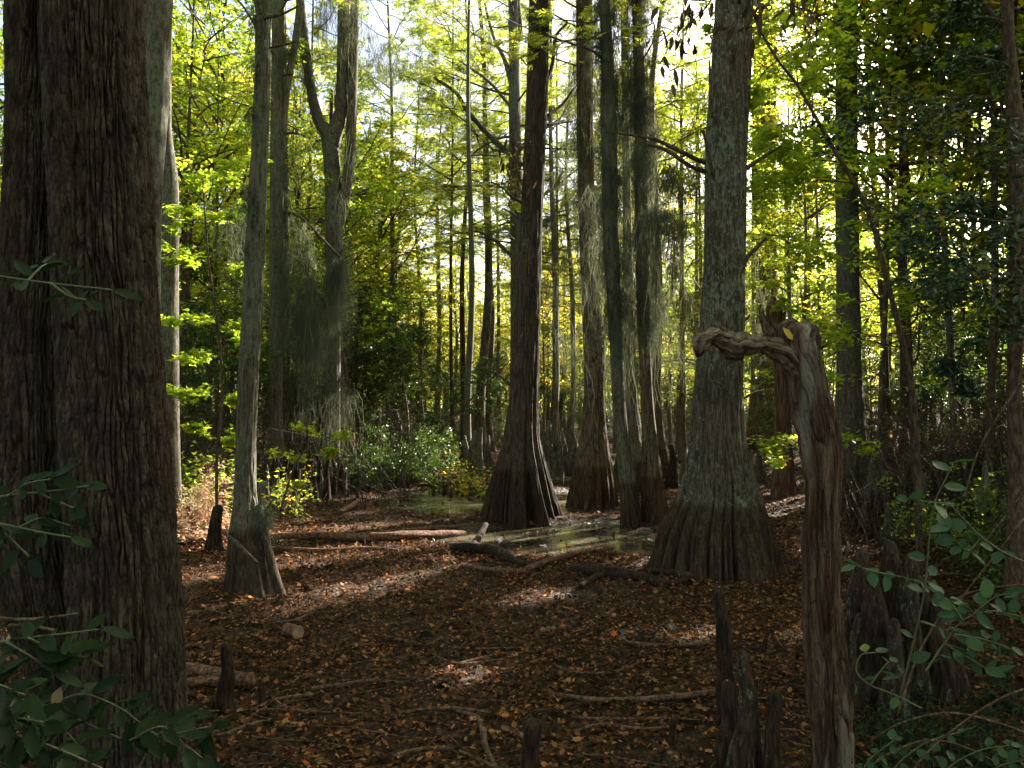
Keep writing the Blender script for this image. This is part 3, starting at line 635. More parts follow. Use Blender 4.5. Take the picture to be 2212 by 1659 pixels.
tree('c3', 'bald_cypress', 'slender cypress nearest the pool, thickly draped with moss', [(-40,1290,1316),(0,1293,1318),(300,1298,1333),(500,1302,1337),(700,1314,1344),(850,1324,1350),(950,1330,1358),(1050,1338,1376),(1140,1338,1390)], 14.8, 'cypress_grey', seg=120, n=240, flutes=11, fdepth=.3, flare_z=.8, seed=14,
     crown=dict(seed=7, zb=8.5, zt=17, R=3., nl=26, n=3600, kind='cypress'),
     stubs=[[(1338,300,5),(1390,292,7),(1440,312,8,.1),(1490,345,9,.1),(1520,370,10,.1)]] and [])
tree('c4', 'bald_cypress', 'dark mossy cypress with a narrow flared foot beside the slender one', [(-40,1362,1388),(0,1364,1387),(200,1370,1394),(400,1370,1400),(700,1377,1404),(850,1384,1410),(950,1386,1420),(1030,1385,1432),(1090,1384,1444),(1138,1380,1455)], 15.0, 'cypress_brown', seg=120, n=260, flutes=11, fdepth=.3, flare_z=1.1, seed=15,
     crown=dict(seed=17, zb=8.5, zt=17, R=3., nl=24, n=3600, kind='cypress'))
tree('c5', 'bald_cypress', 'greenish cypress with spreading roots hidden behind the slender pair', [(-40,1340,1358),(400,1345,1362),(700,1345,1372),(880,1342,1378),(950,1336,1392),(1000,1326,1412),(1062,1300,1425)], 21., 'cypress_grey', seg=110, n=200, flutes=11, fdepth=.38, flare_z=1.4, seed=16)
# big lichened cypress
tree('right', 'bald_cypress', 'massive green lichened cypress with a huge fluted skirt', [(-40,1547,1628),(0,1545,1626),(200,1531,1620),(330,1522,1613),(500,1520,1609),(700,1511,1606),(850,1498,1604),(950,1489,1611),(1030,1477,1630),(1090,1455,1646),(1125,1436,1656),(1170,1418,1670),(1215,1406,1682),(1258,1394,1694)], 10.4, 'cypress_lichen', seg=560, n=560, flutes=25, fdepth=.28, flare_z=1.25, seed=17, bark='ridge',
     crown=dict(seed=10, zb=8.0, zt=16, R=4.5, nl=26, n=4800, kind='cypress'),
     stubs=[[(1540,255,9,-.35),(1536,210,8,-.4),(1534,160,6,-.42),(1532,130,3,-.42)],[(1540,380,6,-.3),(1528,320,8,-.42),(1518,280,6,-.45)],[(1525,352,12),(1500,342,10,-.1),(1460,322,9,-.2),(1410,300,7,-.2),(1350,290,5,-.2),(1300,284,3,-.1)],[(1528,372,11),(1490,358,9,-.3),(1440,325,8,-.4),(1400,312,5,-.4)],[(1610,365,9),(1640,345,8,.1),(1662,330,7,.2),(1690,315,3,.3)],
            [(1598,600,6,-.2),(1612,560,9,-.1),(1635,535,8),(1655,515,5,.1)],[(1580,855,4,-.4),(1555,830,5,-.5),(1530,820,3,-.55)],[(1600,700,6),(1612,690,6),(1620,680,4)],[(1600,865,5),(1625,850,5,.1),(1650,842,3,.2)],[(1540,870,4,-.35),(1528,850,4,-.42),(1510,838,3,-.46)]])
tree('big_back', 'bald_cypress', 'wide shaded trunk standing directly behind the lichened cypress', [(-40,1620,1672),(0,1625,1675),(500,1624,1676),(850,1622,1690),(930,1612,1700),(1000,1600,1712)], 31., 'cypress_brown', seg=110, flutes=13, seed=18, crown=dict(seed=11, zb=10, zt=19, R=4, nl=26, n=4800, kind='maple'))
tree('tall_right', 'straight_tree', 'tall straight grey trunk beyond the arching sapling', [(-40,1806,1850),(400,1806,1852),(800,1808,1860),(950,1803,1870),(1050,1795,1880),(1104,1785,1895)], 17., 'cypress_grey', seg=110, flutes=11, fdepth=.2, seed=19, crown=dict(seed=12, zb=7, zt=18, R=4.5, nl=44, n=9000, kind='maple'))
tree('pale', 'bald_cypress', 'pale cypress with bare spreading limbs behind the dark one', [(-40,1098,1118),(0,1098,1120),(330,1100,1126),(600,1103,1127),(870,1100,1130),(960,1092,1138),(1028,1078,1152)], 26., 'cypress_grey', seg=90, flutes=11, seed=20, top=19,
     limbs=[[(1112,340,14),(1080,315,13),(1050,285,12,-.5),(1010,240,10,-1),(985,200,8,-1.2),(940,170,6,-1.5)],[(1108,200,10),(1090,130,9),(1070,90,7,.5),(1055,40,6,.6),(1040,-20,5,.6)],[(1112,330,12),(1150,300,10),(1180,275,8),(1220,260,6,.5)],[(1112,480,10),(1150,440,9),(1200,400,7,.5),(1215,370,5,.5)],[(1108,130,9),(1125,70,8),(1120,0,7),(1130,-40,6)],[(1110,240,7),(1060,180,6,-.4),(1020,150,5,-.6),(990,130,3,-.8)],[(1112,560,8),(1070,520,7),(1030,500,5),(1000,505,3)]],
     crown=dict(seed=13, zb=6.5, zt=18, R=4.5, nl=34, n=5400, kind='cypress'))
# broken reddish trunk behind the snag
V, F, ax, pth, rr = trunk_shape([(640,1668,1676),(665,1655,1690),(730,1662,1697),(800,1672,1703),(900,1676,1708),(1000,1674,1714),(1085,1664,1726)], 18.5, 90, 160, flutes=11, fdepth=.2, seed=21)
t = root('broken_trunk', 'broken reddish bare trunk ending in a jagged point', 'dead tree', (pth[0, 0], pth[0, 1], H(pth[0, 0], pth[0, 1]))); obj('trunk', [(V, F, M['red_wood'], True)], t)
for q in ([(1690,700,10),(1696,670,6),(1692,655,2)], [(1662,700,8),(1650,680,5),(1648,668,2)]):
    V, F = limb_shape(np.array([P(a[0], a[1], 18.4) for a in q]), [a[2]/2*18.4/FPX for a in q], 8, 12); obj('splinter', [(V, F, M['red_wood'], True)], t)
# stems on the right
tree('bent', 'bent_tree', 'crooked dark stem with a broken elbow near head height of crowns', [(-40,1948,1958),(300,1946,1960),(410,1944,1966),(470,1936,1962),(600,1940,1958),(900,1945,1970),(1060,1938,1980)], 18., 'brown', seed=22, limbs=[[(1950,425,14),(1975,410,9),(2010,405,6)],[(1955,410,16),(1940,405,8),(1925,400,5)]], crown=dict(seed=14, zb=5.5, zt=15, R=3.6, nl=30, n=6000, kind='maple'))
tree('thin_r', 'thin_tree', 'thin leaning stem between the tall straight trunk and the elbow one', [(-40,1862,1874),(300,1878,1890),(480,1886,1899),(700,1902,1915),(850,1906,1922),(1060,1902,1930)], 21., 'brown', seed=23, crown=dict(seed=15, zb=6, zt=15, R=3.6, nl=30, n=5400, kind='yellow'))
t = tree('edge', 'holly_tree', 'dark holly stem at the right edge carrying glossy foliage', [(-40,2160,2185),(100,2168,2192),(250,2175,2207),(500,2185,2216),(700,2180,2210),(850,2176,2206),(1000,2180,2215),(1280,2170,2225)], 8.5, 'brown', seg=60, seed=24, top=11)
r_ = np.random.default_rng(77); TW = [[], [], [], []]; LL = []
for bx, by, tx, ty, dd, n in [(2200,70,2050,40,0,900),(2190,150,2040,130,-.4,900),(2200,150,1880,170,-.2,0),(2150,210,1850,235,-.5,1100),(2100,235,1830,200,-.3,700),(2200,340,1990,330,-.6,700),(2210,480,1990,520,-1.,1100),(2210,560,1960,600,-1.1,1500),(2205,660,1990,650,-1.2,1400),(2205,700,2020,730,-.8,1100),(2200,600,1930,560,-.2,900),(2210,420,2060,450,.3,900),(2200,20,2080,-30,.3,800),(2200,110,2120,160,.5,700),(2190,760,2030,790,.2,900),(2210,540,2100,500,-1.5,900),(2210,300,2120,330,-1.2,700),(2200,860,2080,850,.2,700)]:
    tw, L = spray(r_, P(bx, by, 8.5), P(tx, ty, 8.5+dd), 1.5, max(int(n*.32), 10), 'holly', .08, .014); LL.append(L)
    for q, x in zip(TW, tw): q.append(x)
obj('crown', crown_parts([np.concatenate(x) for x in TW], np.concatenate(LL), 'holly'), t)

# arching maple sapling
cen = [(1985,1080,20),(1978,940,18),(1965,820,17),(1945,720,16),(1925,640,14),(1905,560,13),(1880,470,12),(1845,395,12),(1800,320,11),(1760,250,9),(1720,180,8),(1680,130,7),(1640,60,6),(1600,-40,5)]
Dm = 10.
pts = np.array([P(a[0], a[1], Dm) for a in cen]); z0 = H(pts[0, 0], pts[0, 1]); pts[0, 2] = z0-.1
t = root('maple_sapling', 'thin dark sapling arching over with bright yellow green leaves', 'tree', (pts[0, 0], pts[0, 1], z0))
V, F = limb_shape(pts, [a[2]*.4*Dm/FPX for a in cen], 20, 90, .05, 5); obj('trunk', [(V, F, M['brown'], True)], t)
TW = [[], [], [], []]; LL = []
for bx, by, tx, ty, dd, n in [(1680,130,1560,170,.8,170),(1720,180,1600,210,1.,220),(1760,250,1640,330,1.5,320),(1780,290,1660,290,2,340),(1800,320,1690,230,1.4,240),(1800,320,1640,380,2.2,380),(1845,395,1650,400,2.5,420),(1845,395,1720,420,1.6,340),(1880,470,1690,470,2.,320),(1905,560,1660,545,1.0,330),(1905,560,1760,560,1.8,300),(1925,640,1700,660,1.2,380),(1925,640,1620,670,.8,260),(1905,560,1990,480,1.,240),(1860,430,1960,350,1.,220),(1845,395,1930,330,.6,180),(1925,640,2030,600,.8,260),(1945,720,2040,690,1.2,260),(1945,720,1800,740,1.6,260),(1965,820,1830,790,1.4,140),(1965,820,2050,830,.6,120),(1640,60,1560,40,.6,160),(1680,130,1740,60,.8,170),(1720,180,1800,110,1.,180),(1655,80,1700,10,.5,120)]:
    tw, L = spray(r_, P(bx, by, Dm), P(tx, ty, Dm+dd), 1.5, n, 'maple', .10, .010); LL.append(L)
    for q, x in zip(TW, tw): q.append(x)
obj('crown', crown_parts([np.concatenate(x) for x in TW], np.concatenate(LL), 'maple', 'brown'), t)

# ================================================================== the snag
Ds = 4.3
sn = [(1800,1800,96),(1660,1797,88),(1500,1789,93),(1400,1783,86),(1300,1776,80),(1200,1772,76),(1100,1773,78),(1020,1776,80),(950,1768,83),(890,1755,83),(850,1746,79),(813,1740,76),(780,1729,76),(755,1718,80),(735,1714,84),(720,1722,74),(708,1736,44),(700,1738,22)]
c_ = np.array([[*P(a[1], a[0], Ds), a[2]/2*Ds/FPX] for a in sn]); p_ = resample(c_, 360)
def woody(q, seg, per, pl, amp, seed, twist=.15, cap=True):
    """fractured weathered wood: long plates of uneven height, cracks between them"""
    n = len(q); th = np.linspace(0, 2*PI, seg, endpoint=False)[None]; L = np.concatenate([[0], np.cumsum(np.linalg.norm(np.diff(q[:, :3], axis=0), axis=1))])[:, None]
    tw = th + twist*L; cx, sx_ = np.cos(tw), np.sin(tw)
    u = tw/(2*PI)*per + .9*vnoise(cx*2, sx_*2, L*2.2, seed+1) + .3*vnoise(cx*6, sx_*6, L*9, seed+2); v = L/pl + .4*vnoise(cx*3, sx_*3, L*6, seed+3); u, v = np.broadcast_arrays(u, v)
    val, bd = cells(u, v, per, seed); val2, bd2 = cells(u*3, v*1.6, per*3, seed+5)
    mod = 1 + amp*(val-.55)*1.1 - amp*.75*(1-sstep(0, .22, bd)) + amp*.35*(val2-.5) - amp*.25*(1-sstep(0, .25, bd2)) + .5*amp*vnoise(cx*1.2, sx_*1.2, L*3.5, seed+7) + .10*fbm(cx*9, sx_*9, L*5, seed+9, 3)*amp*3
    hole = sstep(.34, .46, vnoise(cx*1.9, sx_*1.9, L*2.3, seed+11)); mod = mod - amp*1.3*hole
    return sweep(q[:, :3], np.maximum(q[:, 3], .002), seg, np.maximum(mod, .25), cap, False)
V, F = woody(p_, 240, 15, .55, .20, 5)
snag = root('dead_snag', 'weathered grey broken snag with one crooked arm like a beak', 'dead tree', (c_[0, 0], c_[0, 1], .05))
obj('trunk', [(V, F, M['snag'], True)], snag)
arm = [(1722,800,52,.0),(1706,778,54,-.02),(1690,762,52,-.03),(1665,752,46,-.04),(1642,745,34,-.05),(1622,748,40,-.07),(1604,744,56,-.05),(1588,751,50,-.08),(1572,739,52,-.06),(1557,735,34,-.09),(1543,724,40,-.08),(1528,729,30,-.11),(1518,738,44,-.09),(1512,752,30,-.11),(1510,764,16,-.08),(1506,770,8,-.07)]
c2 = np.array([[*P(a[0], a[1], Ds+a[3]), a[2]/2*Ds/FPX] for a in arm]); q_ = resample(c2, 200); q_ = resample(c2, 220)
V, F = woody(q_, 110, 9, .22, .34, 41, .6); obj('branch', [(V, F, M['snag_limb'], True)], snag)
for q in ([(1590,735,26),(1575,724,22),(1556,714,16),(1540,710,5)], [(1600,765,26),(1582,772,18),(1566,776,5)], [(1515,742,30),(1509,732,18),(1506,722,5)], [(1672,745,36),(1664,725,30),(1656,708,20),(1650,694,9),(1648,688,3)], [(1690,745,26),(1684,722,20),(1676,706,12),(1670,699,4)], [(1745,735,30),(1752,716,26),(1742,706,20),(1728,703,12)], [(1752,770,26),(1762,740,22),(1758,718,16),(1750,705,6)], [(1715,735,20),(1708,712,12),(1702,692,4)], [(1735,715,16),(1738,700,10),(1734,688,3)], [(1655,715,16),(1646,690,10),(1640,668,3)]):
    cc = np.array([[*P(a[0], a[1], Ds-.02), a[2]/2*Ds/FPX] for a in q]); V, F = woody(resample(cc, 60), 50, 7, .06, .45, int(q[0][0])); obj('broken_knot', [(V, F, M['snag'], True)], snag)
r3 = np.random.default_rng(9)
for i in range(34):
    if i < 22: k = int(r3.integers(40, 350)); c0 = p_[k, :3]; rr_ = p_[k, 3]; T = norm(p_[min(k+3, 359), :3]-p_[k-3, :3])
    else: k = int(r3.integers(20, 200)); c0 = q_[k, :3]; rr_ = q_[k, 3]; T = norm(q_[min(k+3, 219), :3]-q_[k-3, :3])
    a = r3.uniform(0, 2*PI); o_ = norm(np.array([math.cos(a), -abs(math.sin(a)), r3.normal(0, .4)])); st = c0+o_*rr_*.88; ln = r3.uniform(.05, .16)*(1 if i < 22 else .5)
    pts = np.array([st, st+T*ln*.5+o_*.004, st+T*ln+o_*r3.uniform(.004, .02)]); V, F = limb_shape(pts, [.004, .005, .001], 5, 10, .3, i); obj('splinter', [(V, F, M['snag'], True)], snag)
L = leaves(P(1712, 735, Ds-.10)[None], np.array([[-.3, 0, .5]]), .085, 'oval', .1, up=(.2, -1, .3)); V, F = leaf_part(L, 'oval')
tag(obj('fallen_leaf', [(V, F, M['fungus'], True)], None, P(1712, 735, Ds-.10)), 'yellow leaf caught in the crook of the snag', 'leaf')

# ================================================================== cypress knees
def knee_arrays(r, h, rb, rt, seg, n, lean=(0, 0), seed=0):
    z = np.linspace(0, 1, n); rad = rt + (rb-rt)*(1-z)**1.5; rad = rad*np.where(z > .93, np.sqrt(np.clip(1-((z-.93)/.075)**2, .04, 1)), 1)
    wob = rb*.25; path = np.stack([lean[0]*z**1.3*h + wob*vnoise(z*3, seed, 0, seed), lean[1]*z**1.3*h + wob*vnoise(z*3, seed+5., 0, seed+1), z*(h+.1)-.1], 1)
    th = np.linspace(0, 2*PI, seg, endpoint=False)[None]; zz = z[:, None]
    fl = 1-np.abs(np.sin(th*3.5+2*vnoise(np.cos(th), np.sin(th), 0, seed)+seed))
    mod = 1 + .18*vnoise(np.cos(th)*1.4, np.sin(th)*1.4, zz*h*5, seed+2) - .28*(1-zz)*fl + .10*fbm(np.cos(th)*4, np.sin(th)*4, zz*h*8, seed+3, 3)
    return sweep(path, rad, seg, mod, True, True)
def knee_at(label, px, py_top, py_base, wt, wb, mat='knee', tip=False, lean=0., seed=0, D=None, group='cypress knees standing in the mud', cat='cypress knee'):
    b = G(px, py_base) if D is None else P(px, py_base, D); D_ = b[1]; h = P(px, py_top, D_)[2]-b[2]
    near = D_ < 8
    V, F = knee_arrays(rng, h, wb/2*D_/FPX, wt/2*D_/FPX, 72 if near else 28, 110 if near else 34, (lean, 0), seed)
    t = root('cypress_knee', label, cat, (b[0], b[1], b[2]), group); o = link('stump', make_mesh('stump', [(V, F, M[mat], True)]), t)
    if tip:
        zt = V[:, 2].max(); top = V[V[:, 2] > zt-.06].mean(0); r0 = wt/2*D_/FPX*.62
        Vb, Fb = sweep(np.array([top+[0, 0, -r0*1.2], top+[0, 0, -r0*.2], top+[0, 0, r0*.9], top+[0, 0, r0*1.3]]), [r0*.8, r0*1.05, r0*.75, r0*.2], 16, None, True, True)
        link('tip', make_mesh('tip', [(Vb, Fb, M['knee_tip'], True)]), t)
    return t
for i, a in enumerate([
    ('tall dark knee with a bare reddish tip, farthest of the front trio', 1572, 1268, 1565, 24, 62, 'knee', True, -.03),
    ('lichen flecked pale knee standing between two dark ones', 1598, 1402, 1740, 26, 92, 'knee_lichen', True, .04),
    ('dark smooth knee close against the base of the snag', 1674, 1488, 1760, 26, 62, 'knee', False, .0),
    ('stubby side knee with a reddish bump beside the lichen flecked one', 1568, 1470, 1660, 26, 56, 'knee', True, .05),
    ('short rounded knee hugging the lichen flecked one', 1635, 1478, 1720, 26, 50, 'knee', False, -.05),
    ('blunt flat topped dark stump rising at the bottom edge', 1146, 1552, 1760, 38, 50, 'knee', False, .0),
    ('lone dark knee by the cut log ends and the oak', 490, 1388, 1540, 22, 46, 'knee', False, -.02),
    ('small squat knee beside the lone dark one', 566, 1482, 1528, 14, 26, 'knee', False, .0),
    ('low broken knee with a hollow side, near the front trio', 1456, 1552, 1600, 14, 28, 'knee', False, .0),
    ('small upright knee among dead leaves before the snag', 1648, 1378, 1425, 10, 20, 'knee', False, .1),
    ('lichened twin topped knee on the snag side of the big clump', 1856, 1182, 1500, 30, 96, 'knee_lichen', False, .0),
    ('shorter knee with lichen cap in the big clump', 1858, 1325, 1520, 22, 60, 'knee_lichen', False, .0),
    ('broad central knee of the big clump, darkest one', 1908, 1190, 1500, 34, 110, 'knee', False, .04),
    ('tall lichen crusted knee of the big clump', 1934, 1166, 1500, 28, 90, 'knee_lichen', False, .0),
    ('front low knee of the big clump with pale cap', 1934, 1338, 1560, 24, 86, 'knee_lichen', False, .02),
    ('tall knee behind the briar stem in the big clump', 1972, 1206, 1520, 28, 84, 'knee_lichen', False, -.01),
    ('outermost dark knee of the big clump', 2020, 1290, 1510, 26, 90, 'knee', False, .0),
    ('squat black knee at the outer end of the clump', 2070, 1380, 1500, 24, 70, 'knee', False, .0),
    ('narrow dark knee standing alone in the far mud by the lichened cypress', 1456, 958, 1056, 12, 38, 'knee', False, -.08),
    ('small split knee leaning on the far narrow one', 1476, 968, 1045, 9, 22, 'knee_grey', False, .05)]):
    knee_at(*a, seed=i*3+1)
# sunlit snaggy stumps beside the slim cypress
for i, a in enumerate([
    ('sunlit reddish stump split at the top behind the slim cypress', 478, 1036, 1155, 12, 44, 'red_wood', False, .03),
    ('sunlit leaning bare stump in front of the pale brush', 418, 1090, 1180, 10, 26, 'red_wood', False, -.10),
    ('dark hollow stump touching the slim cypress flare', 462, 1090, 1192, 20, 46, 'knee', False, .1),
    ('short stump on the shaded side of the slim cypress', 565, 1040, 1115, 18, 34, 'knee_grey', False, .05)]):
    knee_at(*a, seed=i*5+60, cat='stump', group='broken stumps in the mud')
LAND = [(-999, 'beyond the oak'), (330, 'between oak and slim cypress'), (505, 'by the slim cypress'), (640, 'near the forked tree'), (790, 'between forked tree and dark cypress'), (1020, 'beside the dark cypress'),
        (1220, 'among the moss draped cypresses'), (1440, 'by the lichened cypress'), (1620, 'behind the snag'), (1780, 'near the tall straight trunk'), (1960, 'past the arching sapling')]
ORD = ['first', 'second', 'third', 'fourth', 'fifth', 'sixth', 'seventh', 'eighth', 'ninth', 'tenth', 'eleventh', 'twelfth', 'thirteenth', 'fourteenth', 'fifteenth', 'sixteenth', 'seventeenth', 'eighteenth', 'nineteenth', 'twentieth'] + ['twenty-' + x for x in ('first', 'second', 'third', 'fourth', 'fifth', 'sixth', 'seventh', 'eighth', 'ninth')] + ['thirtieth'] + ['thirty-' + x for x in ('first', 'second', 'third', 'fourth', 'fifth', 'sixth', 'seventh', 'eighth', 'ninth')]
AUTO = []          # (object, description, px): labelled at the end of the script
def later(o, desc, px): AUTO.append((o, desc, px))
# knee variants for the mid distance
KV = []
for k in range(8):
    V, F = knee_arrays(rng, 1.0, .17+.03*(k % 3), .035+.012*(k % 2), 26, 34, (.05*(k-4)/4, .03), 200+k*7); KV.append(V)
KF = F
KM = {}
def knee_copy(px, py, hpx, wide=1., mat='knee', k=None, name='cypress_knee', desc='small dark knee'):
    b = G(px, py); k = int(rng.integers(8)) if k is None else k
    if (k, mat) not in KM: KM[(k, mat)] = make_mesh('stump', [(KV[k], KF, M[mat], True)])
    o = link(name, KM[(k, mat)], None, (b[0], b[1], b[2]-.01)); h = hpx*b[1]/FPX
    o.scale = (h*wide, h*wide, h); o.rotation_euler = (0, 0, float(rng.uniform(0, 6.28)))
    tag(o, None, 'cypress knee', 'cypress knees standing in the mud'); later(o, desc, px); return o
for px, py, h, w, m, ds in [(600,1075,60,1.1,'knee','upright dark knee'),(622,1078,68,1.0,'knee','upright dark knee'),(642,1072,50,1.2,'knee','upright dark knee'),(533,1105,75,1.,'knee_grey','pointed grey knee'),
    (690,1074,95,.8,'knee','tall post-like knee'),(708,1080,100,.7,'knee','tall post-like knee'),(724,1070,80,.8,'knee','tall post-like knee'),(738,1068,70,.9,'knee','tall post-like knee'),(668,1070,60,.9,'knee','upright dark knee'),
    (788,1046,34,1.2,'knee','small dark knee'),(802,1040,22,1.3,'knee','small dark knee'),(818,1042,20,1.4,'knee','small dark knee'),(886,1010,24,1.5,'knee','squat dark knee'),(914,1008,26,1.5,'knee','squat dark knee'),
    (650,1216,18,1.,'knee','tiny knee tip'),(668,1208,16,1.,'knee','tiny knee tip'),(690,1204,14,1.,'knee','tiny knee tip'),(706,1290,20,1.2,'knee','tiny knee tip'),(756,1102,20,1.4,'knee','squat dark knee'),(706,1092,18,1.3,'knee','tiny knee tip'),(610,1290,22,1.2,'knee','tiny knee tip'),(645,1300,18,1.2,'knee','tiny knee tip'),
    (1020,1045,115,.75,'knee_grey','tall grey mossy knee'),(1036,1048,125,.7,'knee_grey','tall grey mossy knee'),(1008,1040,100,.7,'knee_grey','tall grey mossy knee'),(1056,1020,80,.8,'knee_grey','tall grey mossy knee'),
    (1186,1030,120,.9,'knee_grey','tall grey mossy knee'),(1204,1034,100,1.,'knee_grey','tall grey mossy knee'),(1222,1028,95,1.1,'knee_grey','tall grey mossy knee'),(1238,1030,110,1.,'knee_grey','tall grey mossy knee'),(1172,1020,90,.9,'knee_grey','tall grey mossy knee'),(1210,1010,80,1.2,'knee_grey','tall grey mossy knee'),
    (1690,1010,60,.9,'knee','upright dark knee'),(1640,1025,80,.9,'knee_grey','tall grey mossy knee'),(1625,1040,70,.9,'knee_grey','tall grey mossy knee')]:
    knee_copy(px, py, h, w, m, desc=ds)
for k in range(46):
    px = rng.uniform(1840, 2190); py = rng.uniform(1030, 1180); knee_copy(px, py, rng.uniform(25, 95), rng.uniform(.8, 1.1), 'knee' if rng.random() < .6 else 'knee_grey', desc='dark pointed knee')
for k in range(60):
    px = rng.uniform(560, 1030); py = rng.uniform(985, 1110); knee_copy(px, py, rng.uniform(8, 34), 1.1, 'knee', desc='tiny knee tip')
for k in range(16):
    px = rng.uniform(1150, 1620); py = rng.uniform(975, 1030); knee_copy(px, py, rng.uniform(20, 70), .9, 'knee_grey', desc='grey knee')

for k in range(22):
    px = rng.uniform(560, 790); py = rng.uniform(1045, 1095); knee_copy(px, py, rng.uniform(45, 100), rng.uniform(.6, 1.), 'knee' if rng.random() < .7 else 'knee_grey', desc='tall post-like knee')
for a in [('fat dark knee filling the middle of the big clump', 1885, 1230, 1530, 40, 110, 'knee', False, .02), ('lumpy black knee at the back of the big clump', 1990, 1240, 1480, 40, 110, 'knee', False, .0), ('stout knee between the clump and the snag', 1835, 1330, 1500, 26, 70, 'knee', False, .03)]:
    knee_at(*a, seed=int(a[1]))
# ================================================================== logs, branches, cut wood
def log_at(name, label, cat, pts, mat='log', seg=14, n=40, rough=.15, lift=0., group=None, seed=0, part=None):
    """pts: (px, py, width px, height above the ground)"""
    q = []
    for a in pts:
        g = G(a[0], a[1]); h = a[3] if len(a) > 3 else 0
        r0 = a[2]/2*g[1]/FPX; q.append([g[0], g[1], g[2]+r0*.75+.022+h+lift, r0])
    q = resample(np.array(q), n); th = np.linspace(0, 2*PI, seg, endpoint=False)[None]; hh = np.linspace(0, n/3, n)[:, None]
    L = np.linalg.norm(q[-1, :3]-q[0, :3]); hs = np.linspace(0, max(L, .2)*3, n)[:, None]
    mod = 1 + rough*fbm(np.cos(th)*1.5, np.sin(th)*1.5, hs, seed, 3)
    q[:, :3] += (.25*q[:, 3:4])*np.stack([vnoise(hs[:, 0]*1.3, 1., 0, seed), vnoise(hs[:, 0]*1.3, 5., 0, seed), .5*vnoise(hs[:, 0]*1.3, 9., 0, seed)], 1)
    V, F = sweep(q[:, :3], np.maximum(q[:, 3], .003), seg, mod); o = obj(name, [(V, F, M[mat], True)], part, q[n//2, :3]) if part is None else obj(name, [(V, F, M[mat], True)], part)
    if part is None: tag(o, label, cat, group)
    return o
log_at('fallen_log', 'long thin sunlit log lying behind the slim cypress', 'log', [(572,1168,14),(700,1166,16),(770,1172,20),(850,1168,18),(940,1164,18),(1005,1160,14)], seg=20, n=90, seed=3)
log_at('fallen_log', 'second long log just past the sunlit one, near the dark cypress', 'log', [(800,1158,8),(900,1152,12),(1000,1148,15),(1052,1149,16)], seg=18, n=60, seed=4)
log_at('fallen_log', 'thin rotten log in front of the sunlit one', 'log', [(600,1190,8),(690,1196,10),(780,1190,8),(860,1194,6)], seed=5)
dw = log_at('driftwood', 'black twisted driftwood with two upright stubs by the pool', 'driftwood', [(975,1192,14),(1020,1196,26),(1065,1202,26),(1105,1216,18),(1132,1228,10)], 'knee', 20, 60, .3, seed=6)
for q in ([(1022,1192,16,.02),(1036,1180,14,.12),(1050,1172,11,.25)], [(1062,1200,14,.02),(1072,1196,12,.10),(1084,1190,11,.16)]):
    o = log_at('stub', None, None, q, 'knee', 12, 16, .2, part=dw, seed=7)
br = log_at('fallen_branch', 'bent dark fallen branch with a sunlit broken end by the pool', 'branch', [(1135,1240,14),(1180,1222,14),(1240,1205,13),(1290,1196,12),(1322,1192,12)], 'log', 14, 50, .2, seed=8)
log_at('fallen_branch', 'straight grey stick butting against the bent fallen branch', 'branch', [(1010,1232,12),(1060,1240,12),(1130,1242,10)], seed=9)
log_at('fallen_branch', 'forked driftwood root in front of the lichened cypress', 'branch', [(1236,1236,14),(1270,1245,24),(1320,1250,26),(1380,1258,20),(1440,1268,14),(1490,1262,16)], 'knee', 18, 60, .35, seed=10)
log_at('fallen_branch', 'short spur of root lying before the forked driftwood root', 'branch', [(1255,1275,12),(1275,1262,14),(1300,1250,14)], 'knee', 12, 20, .2, seed=11)
log_at('fallen_branch', 'thick root crossing before the lichened cypress skirt', 'branch', [(1400,1240,10),(1440,1244,14),(1480,1258,22),(1500,1262,14)], 'knee', 12, 24, .3, seed=12)
for i, (lab, pts) in enumerate([('thick sawn log end poking out beside the oak', [(380,1462,30),(450,1470,30),(540,1492,30)]), ('thin pale log lying under the thick sawn one', [(370,1502,26),(440,1486,22),(470,1488,20)])]):
    o = log_at('sawn_log', lab, 'log', pts, 'log', 24, 40, .06, seed=20+i)
